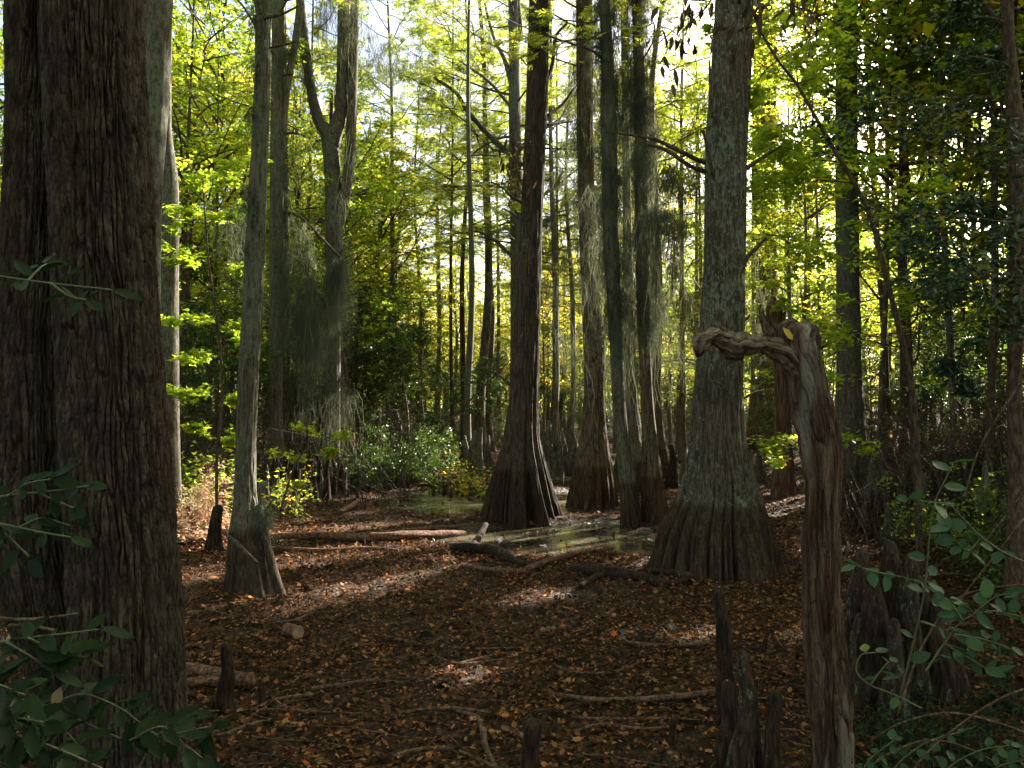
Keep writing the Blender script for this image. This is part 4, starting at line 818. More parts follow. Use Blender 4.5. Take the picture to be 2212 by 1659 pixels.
# cut round
b = G(632, 1378); Dc = b[1]; ax_ = norm(np.array([.75, -.62, .05])); c0 = b+np.array([0, 0, .06]); r0 = .065
V, F = sweep(np.array([c0-ax_*.09, c0+ax_*.09]), [r0, r0*.98], 36, 1+.04*fbm(np.cos(np.linspace(0, 6.28, 36))[None], np.sin(np.linspace(0, 6.28, 36))[None], np.array([[0.], [1.]]), 4, 2), False)
o = root('cut_log', 'short sawn log round with a pale cut face', 'log', b); obj('bark', [(V, F, M['log'], True)], o)
V, F = sweep(np.array([c0+ax_*.088, c0+ax_*.091]), [r0*.95, r0*.93], 36); obj('cut_face', [(V, F, M['cut'], False)], o)
V, F = sweep(np.array([c0-ax_*.091, c0-ax_*.088]), [r0*.93, r0*.95], 36); obj('cut_face', [(V, F, M['cut'], False)], o)
for i, (lab, pts, m) in enumerate([
    ('sunlit crooked stick in front of the cut log round', [(520,1345,5),(570,1352,7),(625,1350,8),(660,1338,7),(695,1312,5)], 'stick'),
    ('long dark stick lying in mid ground', [(665,1498,8),(740,1490,9),(800,1480,9),(870,1484,7)], 'stick'),
    ('long straight grey branch behind the front trio of knees', [(1190,1508,7),(1300,1524,12),(1420,1520,13),(1560,1504,12)], 'stick'),
    ('curved root-like stick running down to the bottom edge', [(985,1545,7),(1030,1560,10),(1045,1590,14),(1050,1630,13),(1075,1680,12)], 'stick'),
    ('wavy stick left of the blunt stump', [(840,1560,6),(900,1545,8),(980,1540,9),(1060,1550,7)], 'stick'),
    ('thin stick with a hooked end at the bottom', [(830,1650,7),(900,1632,9),(970,1630,9),(1040,1655,8),(1090,1680,7)], 'stick'),
    ('short dark stick by the squat knee', [(540,1545,7),(600,1520,8),(680,1510,6)], 'stick'),
    ('pale twig lying near the centre of the leaves', [(935,1420,4),(980,1440,5),(1040,1438,5),(1090,1430,3)], 'stick'),
    ('short bent twig above the curved root-like stick', [(880,1390,3),(920,1400,5),(950,1385,4)], 'stick'),
    ('dark branch lying below the lichened cypress', [(1350,1395,7),(1420,1404,10),(1500,1400,9),(1560,1392,6)], 'stick'),
    ('thin curved twig near the squat log roots', [(1190,1440,4),(1250,1462,6),(1330,1458,5),(1380,1440,4)], 'stick'),
    ('forked stick under the long straight grey branch', [(1240,1590,6),(1300,1576,9),(1380,1585,7),(1440,1580,5)], 'stick'),
    ('stub of branch beside the blunt stump', [(1085,1585,14),(1120,1600,14),(1150,1620,12)], 'log'),
    ('stick lying across leaves under the oak', [(400,1585,6),(470,1600,9),(540,1575,8),(600,1560,5)], 'stick'),
    ('dark log lying among leaves in the far mud', [(790,1020,12),(840,1032,14),(900,1044,12)], 'knee'),
    ('thin dark log above the far one', [(770,1012,7),(830,1010,9),(880,1018,7)], 'knee'),
    ('branch arched over the mud before the brownish cypress', [(1235,1090,4,.05),(1250,1078,5,.12),(1290,1080,5,.1),(1340,1086,5,.05)], 'stick'),
    ('bleached stick propped against far stumps', [(965,1000,6,.5),(985,1010,6,.25),(1000,1018,5,.02)], 'stick'),
    ('broken log by the lit stump', [(735,1112,10),(760,1100,14),(775,1090,12)], 'log'),
    ('dark log beyond the snag on the leafy bank', [(1830,1120,10),(1880,1108,14),(1960,1112,12)], 'knee'),
    ('mossy log on the right bank', [(2020,1100,10),(2090,1070,16),(2170,1040,14)], 'knee'),
    ('thin stick on the left of the slim cypress', [(395,1180,4),(440,1172,5),(500,1164,5)], 'stick'),
    ('fallen stick under the oak leaves at the lower edge', [(395,1345,4),(450,1325,5),(500,1338,4)], 'stick')]):
    log_at('fallen_stick' if m == 'stick' else 'fallen_branch', lab, 'stick' if m == 'stick' else 'branch', pts, m, 10, 40, .18, seed=40+i, group='sticks lying on the leaf litter')

r4 = np.random.default_rng(31)
for i in range(34):
    px = r4.uniform(420, 1720); py = 1090 + 560*r4.random()**1.2
    if 1380 < px < 1700 and 1100 < py < 1260 or 1000 < px < 1220 and py < 1140: continue
    D_ = G(px, py)[1]; ln = r4.uniform(.35, 1.3)*FPX/D_; a = r4.normal(0, .5); dx, dy = math.cos(a)*ln, math.sin(a)*ln*.28; w_ = r4.uniform(.010, .022)*FPX/D_
    pts = [(px, py, w_), (px+dx*.35, py+dy*.35+r4.normal(0, 4), w_*.9), (px+dx*.7, py+dy*.6+r4.normal(0, 5), w_*.7), (px+dx, py+dy, w_*.35)]
    o = log_at('fallen_stick', None, None, pts, 'stick' if r4.random() < .6 else 'log', 9, 26, .25, seed=100+i, group=None); tag(o, None, 'stick', 'sticks lying on the leaf litter'); later(o, 'thin stick lying in the leaves' if w_*D_/FPX < .017 else 'stout stick lying in the leaves', px)
# ================================================================== trees further back
def wavy_trunk(seed, h=16., r=.15, seg=14, n=46, bend=.35, flare=0.):
    z = np.linspace(-.15, h, n); x = bend*vnoise(z*.16, seed, 0, seed)*np.clip(z/3, 0, 1)*1.6; y = bend*vnoise(z*.16, seed+9., 0, seed+1)*np.clip(z/3, 0, 1)
    th = np.linspace(0, 2*PI, seg, endpoint=False)[None]
    rad = r*(1-.72*np.clip(z/h, 0, 1)) * (1+flare*np.exp(-np.clip(z, 0, None)/.9)+.25*np.exp(-np.clip(z, 0, None)/.3))
    mod = 1 + .07*vnoise(np.cos(th)*1.5, np.sin(th)*1.5, z[:, None]*.8, seed) - (.3*flare/(flare+1)*np.exp(-np.clip(z[:, None], 0, None)/1.2)*(1-np.abs(np.sin(th*3.5))) if flare else 0)
    V, F = sweep(np.stack([x, y, z], 1), rad, seg, mod, True, True)
    return V, F, (lambda q: (np.array([np.interp(q, z, x), np.interp(q, z, y)]), float(np.interp(q, z, rad))))
VAR = {}
def variant(key, kind, seed, h, zb, R, nl, n, size, r=.15, flare=0., bend=.35, shape=None):
    V, F, ax = wavy_trunk(seed, h, r, bend=bend, flare=flare)
    tw, L = crown_data(seed+1, ax, zb, h*.99, R, nl, n, kind, size, shape=shape)
    VAR[key] = dict(kind=kind, V=V, F=F, tw=tw, L=L, tm={}, cm={}, h=h)
for s in range(3):
    variant('maple%d' % s, 'maple', 300+s*11, 13., 2.2, 3.6, 44, 9500, .118)
    variant('yellow%d' % s, 'yellow', 340+s*11, 12.5, 2.8, 3.6, 40, 8500, .122)
    variant('cypress%d' % s, 'cypress', 380+s*11, 18., 5.0, 3.4, 46, 8000, .25, flare=.9, bend=.2)
    variant('sparse%d' % s, 'cypress', 420+s*11, 18., 7.5, 3.0, 30, 4200, .24, flare=.8, bend=.25)
    variant('ever%d' % s, 'ever', 460+s*11, 6.0, .3, 1.9, 56, 9500, .085, r=.06, bend=.5)
NAMES = {'maple': ('maple_tree', 'maple with yellow green leaves', 'yellow green maple'), 'yellow': ('maple_tree', '', 'yellowing maple'), 'cypress': ('bald_cypress', '', 'feathery cypress'), 'sparse': ('bald_cypress', '', 'thin crowned cypress'), 'ever': ('evergreen_shrub', '', 'dark evergreen shrub')}
PLACED = []
def back_tree(px, D, key, wpx=16, sc_=1., mat='far', crown=True, lean=0., dist=''):
    v = VAR[key]; x = (px-1106)/FPX*D; z = H(x, D); k0 = key.rstrip('012')
    nm, _, ds = NAMES[k0]
    t = root(nm, None, 'shrub' if k0 == 'ever' else 'tree', (x, D, z), 'evergreen shrubs under the trees' if k0 == 'ever' else 'trees of the swamp wood behind')
    a = float(rng.uniform(0, 2*PI)); t.rotation_euler = (lean*.3, lean, a) if not lean else (0, lean, a)
    wr = wpx/2*D/FPX/.15 if k0 != 'ever' else .7*sc_
    if mat not in v['tm']: v['tm'][mat] = make_mesh('trunk', [(v['V'], v['F'], M[mat], True)])
    o = link('trunk', v['tm'][mat], t); o.scale = (wr, wr, sc_)
    c = None
    if crown:
        mw = np.array(bpy.context.evaluated_depsgraph_get() and [[1]])
        ca, sa = math.cos(a), math.sin(a); Rm = np.eye(4); Rm[:3, :3] = np.array([[ca, -sa, 0], [sa, ca, 0], [0, 0, 1]])*sc_; Rm[:3, 3] = (x, D, z)
        if lean: 
            cl, s2 = math.cos(lean), math.sin(lean); Rm[:3, :3] = np.array([[ca, -sa, 0], [sa, ca, 0], [0, 0, 1]])@np.array([[cl, 0, s2], [0, 1, 0], [-s2, 0, cl]])*sc_
        cw = v['L'].mean(1)@Rm[:3, :3].T + Rm[:3, 3]
        keep = open_to_sun(cw)
        if (~keep).sum() > 12:
            me = make_mesh('crown', crown_parts(v['tw'], v['L'], v['kind'], carve=Rm))
        else:
            if 'c' not in v['cm']: v['cm']['c'] = make_mesh('crown', crown_parts(v['tw'], v['L'], v['kind'], carve=np.array([[1, 0, 0, 0], [0, 1, 0, 0], [0, 0, 1, -500], [0, 0, 0, 1.]])))
            me = v['cm']['c']
        o = link('crown', me, t); o.scale = (sc_,)*3
    PLACED.append((x, D)); later(t, ds + dist, px)
    return t
import itertools
cyc = itertools.cycle((0, 1, 2))
def K(k): return k+str(next(cyc))
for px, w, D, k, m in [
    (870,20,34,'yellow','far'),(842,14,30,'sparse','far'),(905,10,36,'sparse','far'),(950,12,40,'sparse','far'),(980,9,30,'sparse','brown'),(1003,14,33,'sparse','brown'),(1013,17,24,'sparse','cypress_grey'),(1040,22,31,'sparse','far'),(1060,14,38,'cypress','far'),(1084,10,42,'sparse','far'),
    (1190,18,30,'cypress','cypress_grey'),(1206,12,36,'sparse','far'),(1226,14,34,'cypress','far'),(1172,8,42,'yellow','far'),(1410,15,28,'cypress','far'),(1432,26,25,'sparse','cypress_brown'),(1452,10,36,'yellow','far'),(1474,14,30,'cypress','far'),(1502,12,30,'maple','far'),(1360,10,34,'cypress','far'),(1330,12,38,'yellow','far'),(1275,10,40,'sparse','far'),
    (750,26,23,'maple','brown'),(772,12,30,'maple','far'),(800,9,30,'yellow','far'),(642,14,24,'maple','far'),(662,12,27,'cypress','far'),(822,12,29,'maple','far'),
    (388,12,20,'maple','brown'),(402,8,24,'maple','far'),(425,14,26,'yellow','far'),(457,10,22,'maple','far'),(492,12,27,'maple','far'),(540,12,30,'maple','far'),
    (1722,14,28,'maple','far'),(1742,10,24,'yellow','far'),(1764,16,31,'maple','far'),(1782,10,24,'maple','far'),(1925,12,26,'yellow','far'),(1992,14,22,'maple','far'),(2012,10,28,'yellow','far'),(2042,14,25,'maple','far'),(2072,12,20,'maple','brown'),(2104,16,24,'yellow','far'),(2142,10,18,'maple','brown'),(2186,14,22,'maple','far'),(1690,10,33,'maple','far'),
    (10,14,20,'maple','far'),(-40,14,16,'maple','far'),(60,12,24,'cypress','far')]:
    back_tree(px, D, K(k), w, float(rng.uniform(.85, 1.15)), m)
for px, w, D, k, m in [(1830,16,23,'maple','far'),(1900,14,19,'yellow','far'),(1965,12,16,'maple','brown'),(2060,16,15,'maple','far'),(2130,18,13.5,'yellow','brown'),(2250,20,15,'maple','far'),(2320,20,18,'maple','far'),(2260,22,22,'maple','far'),(2400,22,14,'maple','far'),(2380,22,20,'yellow','far'),(2500,20,24,'maple','far'),(2480,22,17,'maple','far'),(2600,22,21,'maple','far'),(2380,20,27,'maple','far'),(2200,16,29,'yellow','far')]:  # denser trees at right; those beyond the frame are added to shade the foreground
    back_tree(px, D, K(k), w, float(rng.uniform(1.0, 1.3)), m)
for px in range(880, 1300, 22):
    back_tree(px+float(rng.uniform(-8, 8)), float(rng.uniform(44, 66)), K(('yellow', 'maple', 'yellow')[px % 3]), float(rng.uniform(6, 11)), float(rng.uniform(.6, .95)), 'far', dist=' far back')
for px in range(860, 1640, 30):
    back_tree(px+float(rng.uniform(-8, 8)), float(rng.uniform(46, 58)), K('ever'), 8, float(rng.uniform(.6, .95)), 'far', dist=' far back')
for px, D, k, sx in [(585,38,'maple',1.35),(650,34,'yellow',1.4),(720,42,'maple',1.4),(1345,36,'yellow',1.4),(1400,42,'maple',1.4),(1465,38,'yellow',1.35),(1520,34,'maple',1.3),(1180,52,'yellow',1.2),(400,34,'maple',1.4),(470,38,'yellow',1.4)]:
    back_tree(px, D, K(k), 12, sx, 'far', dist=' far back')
# smaller and farther
for i in range(64):
    for _ in range(20):
        D = float(rng.uniform(34, 72)); px = float(rng.uniform(330, 2230)); x = (px-1106)/FPX*D
        if all(abs((x-p[0])*S[1]-(D-p[1])*S[0]) > .55 or (x-p[0])*S[0] < 0 for p, _r in GAPS[:71:2]) and all((x-a)**2+(D-b)**2 > 4.5 for a, b in PLACED): break
    mid = 900 < px < 1260
    k = rng.choice(['sparse', 'cypress', 'yellow'] if mid else ['maple', 'yellow', 'cypress', 'maple'])
    back_tree(px, D, K(k), float(rng.uniform(7, 15)), float(rng.uniform(.55, .8) if mid and k == 'yellow' else rng.uniform(.8, 1.15)), 'far', dist=' far back')
# evergreen understorey
for px, D, s in [(520,24,.9),(575,26,1.0),(640,25,.9),(690,24,1.0),(745,25.5,.95),(790,25,1.0),(835,25,.9),(880,24,.95),(925,27,.8),(700,27,1.1),(780,26,1.1),(850,27,1.0),(960,33,.8),(480,19,.8),(440,21,1.0),(400,18,.7),(370,22,.9),(905,31,.9),(1000,40,.7),(1045,44,.8),(1085,38,.6),(1170,48,.8),(1220,46,.7),(1290,44,.8),(1400,42,.7),(1470,44,.8),(1540,40,.9),
                 (1700,26,.7),(1740,30,.9),(1775,24,.7),(1800,28,.9),(1880,22,.6),(1930,26,.9),(1975,21,.6),(2010,18,.7),(2100,15,.5),(2190,14,.6),(2160,22,1.1),(2090,24,1.1),(2215,19,1.1),(1640,32,.9),(600,34,1.1),(330,26,1.),(800,38,1.1),(700,40,1.2),(1850,34,1.1),(2000,34,1.2),(2120,33,1.2)]:
    back_tree(px, D, K('ever'), 8, s*.92, 'far', dist='' if D < 30 else ' far back')
LOW = np.eye(4); LOW[2, 3] = -500     # low bushes are not thinned for the sun
# sunlit glossy shrub over the litter
def shrub(name, label, px, D, w, h, n, kind, mat=None, seed=1, nl=30, size=None, z0=.05, wood='limb'):
    r = np.random.default_rng(seed); x = (px-1106)/FPX*D; b = np.array([x, D, H(x, D)]); out = [[] for _ in range(6)]
    for k in range(nl):
        a = r.uniform(0, 2*PI); el = r.uniform(.15, 1.35); o = b + np.array([r.normal(0, w*.3), r.normal(0, w*.3), z0])
        tgt = b + np.array([math.cos(a)*w*r.uniform(.3, 1), math.sin(a)*w*r.uniform(.3, 1), h*(.15+.85*r.random()*math.sin(el))]); d = tgt-o; L = np.linalg.norm(d)
        for q, v in zip(out, limb_twigs(r, o, d/L, L, .012, .5)): q.append(v)
    A, B, RA, RB, LA, LB = [np.concatenate(v) for v in out]; L = leaf_on(r, LA, LB, n, kind, size)
    t = root(name, label, 'shrub', b); t['group'] = 'bushes in the swamp'
    obj('foliage', crown_parts((A, B, RA, RB), L, kind, wood, mat, LOW), t); return t
shrub('evergreen_shrub', 'glossy shrub sprawling low over the litter, brightest in the sun', 835, 22, 2.0, 2.2, 15000, 'ever', seed=5, size=.075)
shrub('evergreen_shrub', 'low dark shrub tucked under the forked tree', 755, 20.5, 1.0, 1.5, 6000, 'ever', seed=6)
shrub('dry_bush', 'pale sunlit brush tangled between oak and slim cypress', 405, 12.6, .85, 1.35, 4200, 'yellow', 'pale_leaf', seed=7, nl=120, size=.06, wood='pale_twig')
shrub('leafy_bush', 'bright yellow green bush above the pale brush', 420, 14.5, .9, 2.1, 1300, 'maple', seed=8, size=.09)
shrub('leafy_bush', 'thin green bush growing before the slim cypress', 470, 14.5, .5, 1.6, 500, 'maple', seed=9, size=.08)
shrub('leafy_bush', 'dim leafy bush between slim cypress and forked tree', 625, 15, .6, 1.3, 350, 'maple', seed=10, size=.08)
shrub('leafy_bush', 'yellowish sprig standing by the grey knees', 1012, 20, .6, 1.2, 260, 'yellow', seed=11, size=.10)
shrub('leafy_bush', 'loose yellow green bush left of the dark cypress skirt', 985, 22, .9, 1.3, 500, 'yellow', seed=12, size=.09)
shrub('leafy_bush', 'sprig hugging the dark cypress, behind it', 1065, 19, .4, 1.3, 200, 'yellow', seed=13, size=.10)
shrub('leafy_bush', 'low green bush on the right bank behind the briars', 2090, 11, 1.2, 1.2, 2400, 'ever', 'maple', seed=14, size=.07)
shrub('leafy_bush', 'green bush under the edge holly', 2170, 9.5, 1.2, 1.7, 3000, 'ever', seed=15, size=.07)
shrub('dry_bush', 'brown twiggy bush in the shade past the sapling', 2050, 15, 1.5, 2.2, 900, 'yellow', 'dry_leaf', seed=16, nl=80, size=.06, wood='limb')
shrub('dry_bush', 'brown twiggy bush near the edge of the wood', 2160, 14, 1.5, 2.4, 900, 'yellow', 'dry_leaf', seed=17, nl=80, size=.06, wood='limb')
shrub('dry_bush', 'brown leafless thicket left of the mossy trunk', 440, 18, 1.3, 3.2, 500, 'yellow', 'dry_leaf', seed=18, nl=90, size=.07, wood='limb')
for px_, D_, s_, lb in [(2340,17,1.8,'x')]: back_tree(px_, D_, K('ever'), 10, s_, 'brown')  # tall evergreen added past the frame edge to shade the foreground
# seedlings with bright flat sprays
def sprayed(name, label, stem, D, sprays, mat='maple', size=.085, wood='brown', sw=6, kind='maple'):
    pts = np.array([P(a, b, D) for a, b in stem]); base = pts[0].copy()
    t = root(name, label, 'tree' if 'sapling' in name else 'plant', base)
    V, F = limb_shape(pts, np.linspace(sw, sw*.4, len(pts))/2*D/FPX, 8, 24); obj('trunk' if 'sapling' in name else 'stem', [(V, F, M[wood], True)], t)
    TW = [[], [], [], []]; LL = []
    for bx, by, tx, ty, dd, n in sprays:
        tw, L = spray(r_, P(bx, by, D), P(tx, ty, D+dd), 1.6, n, kind, size, .005); LL.append(L)
        for q, x in zip(TW, tw): q.append(x)
    obj('foliage', crown_parts([np.concatenate(x) for x in TW], np.concatenate(LL), kind, wood, mat), t); return t
sprayed('maple_seedling', 'seedling with bright flat leaves between the cypress and snag', [(1760,1075),(1745,1020),(1725,975)], 9.5, [(1740,1000,1640,955,.2,110),(1735,990,1660,990,-.3,110),(1730,980,1700,940,.3,90),(1725,975,1650,940,.4,60)], size=.075)
sprayed('maple_seedling', 'seedling with bright flat leaves just past the snag', [(1915,1010),(1900,975),(1885,955)], 9.8, [(1890,960,1815,925,.2,110),(1895,965,1900,935,.3,60),(1885,955,1830,905,.4,90),(1890,960,1820,945,-.3,60)], size=.075)
sprayed('maple_sapling', 'slanting sapling with dark leaves against the dark cypress', [(945,935),(1000,880),(1050,830),(1110,770)], 19., [(1000,880,960,840,.3,260),(1030,850,1000,780,.4,300),(1050,830,1080,760,.3,300),(1080,800,1040,740,.4,300),(1000,880,1060,860,.3,300),(970,905,930,880,.3,200),(1040,840,1100,830,.2,220)], 'ever', .09, sw=6, kind='ever')
sprayed('maple_sapling', 'slender sapling with flat leaf layers left of slim cypress', [(470,1170),(468,1000),(480,850),(470,700),(450,560),(440,420)], 12., [(470,700,385,690,.5,260),(470,700,540,720,.6,220),(470,760,400,800,.4,200),(480,850,380,870,.3,260),(480,850,530,880,.5,200),(455,600,380,590,.6,240),(455,600,520,560,.8,240),(445,480,380,470,.6,240),(445,480,530,450,.7,260),(440,420,400,340,.7,260),(440,420,510,340,.7,260),(470,930,390,920,.2,220),(470,960,520,950,.2,160)], sw=8, size=.10)
sprayed('maple_sapling', 'thin leaning sapling with green layers before the forked tree', [(600,1120),(640,1000),(680,960),(720,940)], 12.5, [(640,1000,590,960,.3,120),(660,980,730,990,.3,160),(680,960,640,925,.4,120),(700,950,760,930,.3,120),(620,1050,680,1060,.2,120)], sw=5, size=.08)

# ================================================================== Spanish moss in the trees
def along(key, z0, z1, n, side=0, off=.95, jit=.35):
    axis, path, r, D = AX[key]; out = []
    for z in np.linspace(z0, z1, n):
        xy, rr = axis(z); a = rng.uniform(PI, 2*PI) if side == 0 else (rng.normal(0, .8) + (0 if side > 0 else PI)); out.append([xy[0]+math.cos(a)*rr*off, xy[1]+math.sin(a)*rr*off, z+rng.uniform(-jit, jit)])
    return np.array(out)
def pxpts(lst, D): return np.array([P(a, b, D+(c[0] if c else 0)) for a, b, *c in lst])
moss('moss curtain clothing the side of the slender cypress', along('c3', 2.8, 11, 44, 1), .9, 60, .07, 1)
moss('moss strands shrouding the shaded side of the slender cypress', along('c3', 2.4, 10, 34, -1), .8, 50, .07, 2)
moss('moss fleece down the brownish cypress', along('c2', 3.6, 12, 34, -1), .9, 45, .09, 3)
moss('moss tatters on the sunward side of the brownish cypress', along('c2', 3.2, 12, 26, 1), .9, 40, .09, 4)
moss('moss fleece down the narrow footed cypress', along('c4', 3.6, 11, 44, 1), 1.0, 60, .10, 5)
moss('moss hanging on the dark side of the narrow footed cypress', along('c4', 3.2, 11, 30, -1), .9, 50, .09, 6)
moss('moss creeping down the greenish hidden cypress', along('c5', 2.6, 10, 34), 1.1, 50, .15, 7)
moss('moss tatters on the mossy trunk behind the slim cypress', along('slim2', 4., 12, 34, 1), 1.3, 50, .09, 8)
moss('thin moss along the edge of the slim cypress', along('slim', 3.4, 7.5, 20, -1), .5, 26, .03, 9)
moss('moss tuft clinging to the flare of the slim cypress', pxpts([(568,1085),(574,1100),(578,1120)], 9.1), .35, 60, .03, 10, wd=.003)
moss('moss beard hanging from the curved dead branch near the slim cypress', pxpts([(650,490),(665,540),(672,600),(668,640),(680,650),(672,690)], 19.5), 2.5, 80, .12, 11)
moss('long grey moss beard in front of the forked tree', pxpts([(735,560),(728,575),(720,590)], 19.6), 2.4, 130, .08, 12)
moss('wide moss beard below the forked tree branch', pxpts([(655,640),(668,660),(684,660),(695,700),(680,720)], 19.2), 2.6, 90, .14, 13)
moss('pale moss trailing low between slim cypress and glossy shrub', pxpts([(735,820),(745,850),(725,860)], 19.6), 1.7, 90, .1, 14)
moss('moss strings high between the slim cypress and forked tree', pxpts([(640,300),(655,330),(648,270),(668,300)], 19.5), 2.2, 50, .12, 15)
moss('moss strings hanging at the top of the forked tree', pxpts([(690,0),(700,20),(712,-20),(755,10),(775,20)], 20.5), 2.0, 70, .12, 16)
moss('moss strings from the leafy bough beyond the forked tree', pxpts([(820,95),(838,98),(850,100),(800,60)], 17.), 1.3, 60, .12, 17)
for i, (lb, lst, D, ln, per) in enumerate([
    ('moss drape on the horizontal limb of the lichened cypress', [(1400,465),(1415,460),(1430,458),(1445,460),(1458,466),(1466,480)], 13.5, 1.3, 70),
    ('sunlit moss tassel hanging before the brownish cypress', [(1238,690),(1242,720),(1236,740)], 16.5, 1.9, 70),
    ('glowing moss tassel between the slender and brownish cypresses', [(1352,700),(1356,730),(1350,760)], 16., 1.6, 90),
    ('glowing moss tassel right of the narrow footed cypress', [(1420,640),(1425,670),(1432,700)], 15.5, 1.7, 110),
    ('short bright moss near the lichened cypress', [(1450,740),(1465,760),(1440,720)], 16., 1.3, 100),
    ('moss mantle high on the narrow footed cypress', [(1340,190),(1350,180),(1380,170),(1400,260),(1410,290),(1395,330)], 15.2, 1.4, 60),
    ('moss veil in the far stems right of the dark cypress', [(1185,470),(1200,500),(1215,540),(1180,600),(1225,620)], 24., 2.4, 110),
    ('moss veil lower in the far stems beside the dark cypress', [(1190,690),(1210,720),(1175,740),(1228,730)], 24., 2.2, 110),
    ('moss hanging in the gap beneath the long dead branch', [(1395,330),(1430,350),(1460,365),(1480,380),(1500,390)], 12.5, .9, 80),
    ('moss shreds far behind the narrow footed cypress', [(1455,560),(1470,600),(1480,640),(1495,700),(1470,520)], 22., 2.0, 110),
    ('moss beard on the broad trunk behind the lichened cypress', [(1632,560),(1640,620),(1650,700),(1680,640)], 19.5, 1.6, 100),
    ('moss hanging at frame height above the slender cypress', [(1290,40),(1310,80),(1325,140),(1340,60)], 14.8, 1.5, 70),
    ('faint moss threads near the oak and straight trunk', [(500,450),(515,470),(505,500)], 13., .9, 50),
    ('moss shreds between brownish and slender cypress', [(1285,420),(1290,520),(1288,620),(1312,560)], 16., 1.5, 90),
    ('thin moss strings on the forked tree limb nearest the slim cypress', [(650,60),(655,110),(664,160),(672,200),(640,130)], 20.8, 1.8, 45),
    ('moss strings inside the fork of the grey tree', [(735,120),(740,170),(738,230),(744,60),(728,270)], 20.8, 1.7, 45),
    ('moss strings on the outer limb of the forked tree', [(765,60),(768,130),(762,200),(758,280),(770,330)], 20.6, 1.9, 45),
    ('moss strings down the forked tree below its crotch', [(738,420),(700,470),(742,520),(702,560),(736,620)], 20.5, 2.0, 45),
    ('moss drape filling the gap by the mossy trunk', [(625,420),(635,470),(622,540),(630,600),(628,680)], 19.6, 2.2, 50),
    ('moss threads on the bare limbs of the pale cypress', [(985,205),(1020,250),(1060,300),(1085,320),(1060,75)], 25.5, 1.6, 40),
    ('moss threads under the boughs left of the dark cypress', [(940,120),(900,110),(870,130),(835,150),(960,180)], 24., 1.8, 40),
    ('moss veil high in the stems past the brownish cypress', [(1230,220),(1225,300),(1232,380),(1212,340),(1236,160)], 21., 2.0, 45),
    ('moss veil between the brownish cypress and dark one', [(1195,250),(1205,330),(1190,400),(1215,200)], 24., 2.2, 45),
    ('moss veil in the gap right of the narrow footed cypress', [(1430,520),(1440,560),(1425,600),(1450,620),(1416,500)], 18., 1.9, 50),
    ('moss veil on the stems by the lichened cypress', [(1480,560),(1490,610),(1500,650),(1475,690),(1498,730)], 20., 2.0, 50),
    ('moss threads right of the lichened cypress', [(1622,420),(1630,470),(1640,520),(1626,640)], 19., 1.8, 45),
    ('moss shreds behind the slender cypress foot', [(1325,600),(1330,700),(1320,760)], 18., 1.6, 90)]):
    moss(lb, pxpts(lst, D), ln, per, .13, 30+i)

# withered leaf bunches
def withered(label, stem, D, n, size, spread=.09, seed=0):
    r = np.random.default_rng(seed); pts = np.array([P(a, b, D) for a, b in stem])
    t = root('withered_twig', label, 'twig', pts[0]); V, F = limb_shape(pts, np.linspace(.006, .002, len(pts)), 6, 20); parts = [(V, F, M['limb'], True)]
    q = resample(pts, 40); i = r.integers(8, 40, n); pos = q[i] + r.normal(0, spread, (n, 3)); A = q[i]
    V, F = prisms(A, pos, .0015, .001); parts.append((V, F, M['limb'], True))
    L = leaves(pos, r.normal(0, .25, (n, 3))+np.array([0, 0, -1.]), size*1.25*r.uniform(.6, 1.2, n), 'shrivel', .9, up=(.4, -1, 0), r=r); V, F = leaf_part(L, 'shrivel'); parts.append((V, F, M['dead_leaf'], True))
    obj('foliage', parts, t); return t
withered('shrivelled brown leaf bunch hanging high beside the lichened cypress', [(1560,-60),(1530,10),(1480,60),(1440,110)], 5.0, 46, .10, .10, 1)
withered('shrivelled brown leaves hanging across the lichened cypress top', [(1660,-60),(1620,0),(1590,50),(1575,110)], 5.0, 26, .10, .08, 2)
withered('curled brown leaves dangling near the arching sapling tip', [(1790,-60),(1760,10),(1745,60),(1755,110)], 5.0, 20, .09, .05, 3)
withered('shrivelled leaves hanging right of the cypress top', [(1740,-60),(1715,10),(1700,50)], 5.0, 18, .09, .06, 4)
withered('dead leaf cluster stuck to the dark cypress trunk', [(1135,300),(1115,320),(1110,370),(1112,400)], 15., 70, .16, .20, 5)
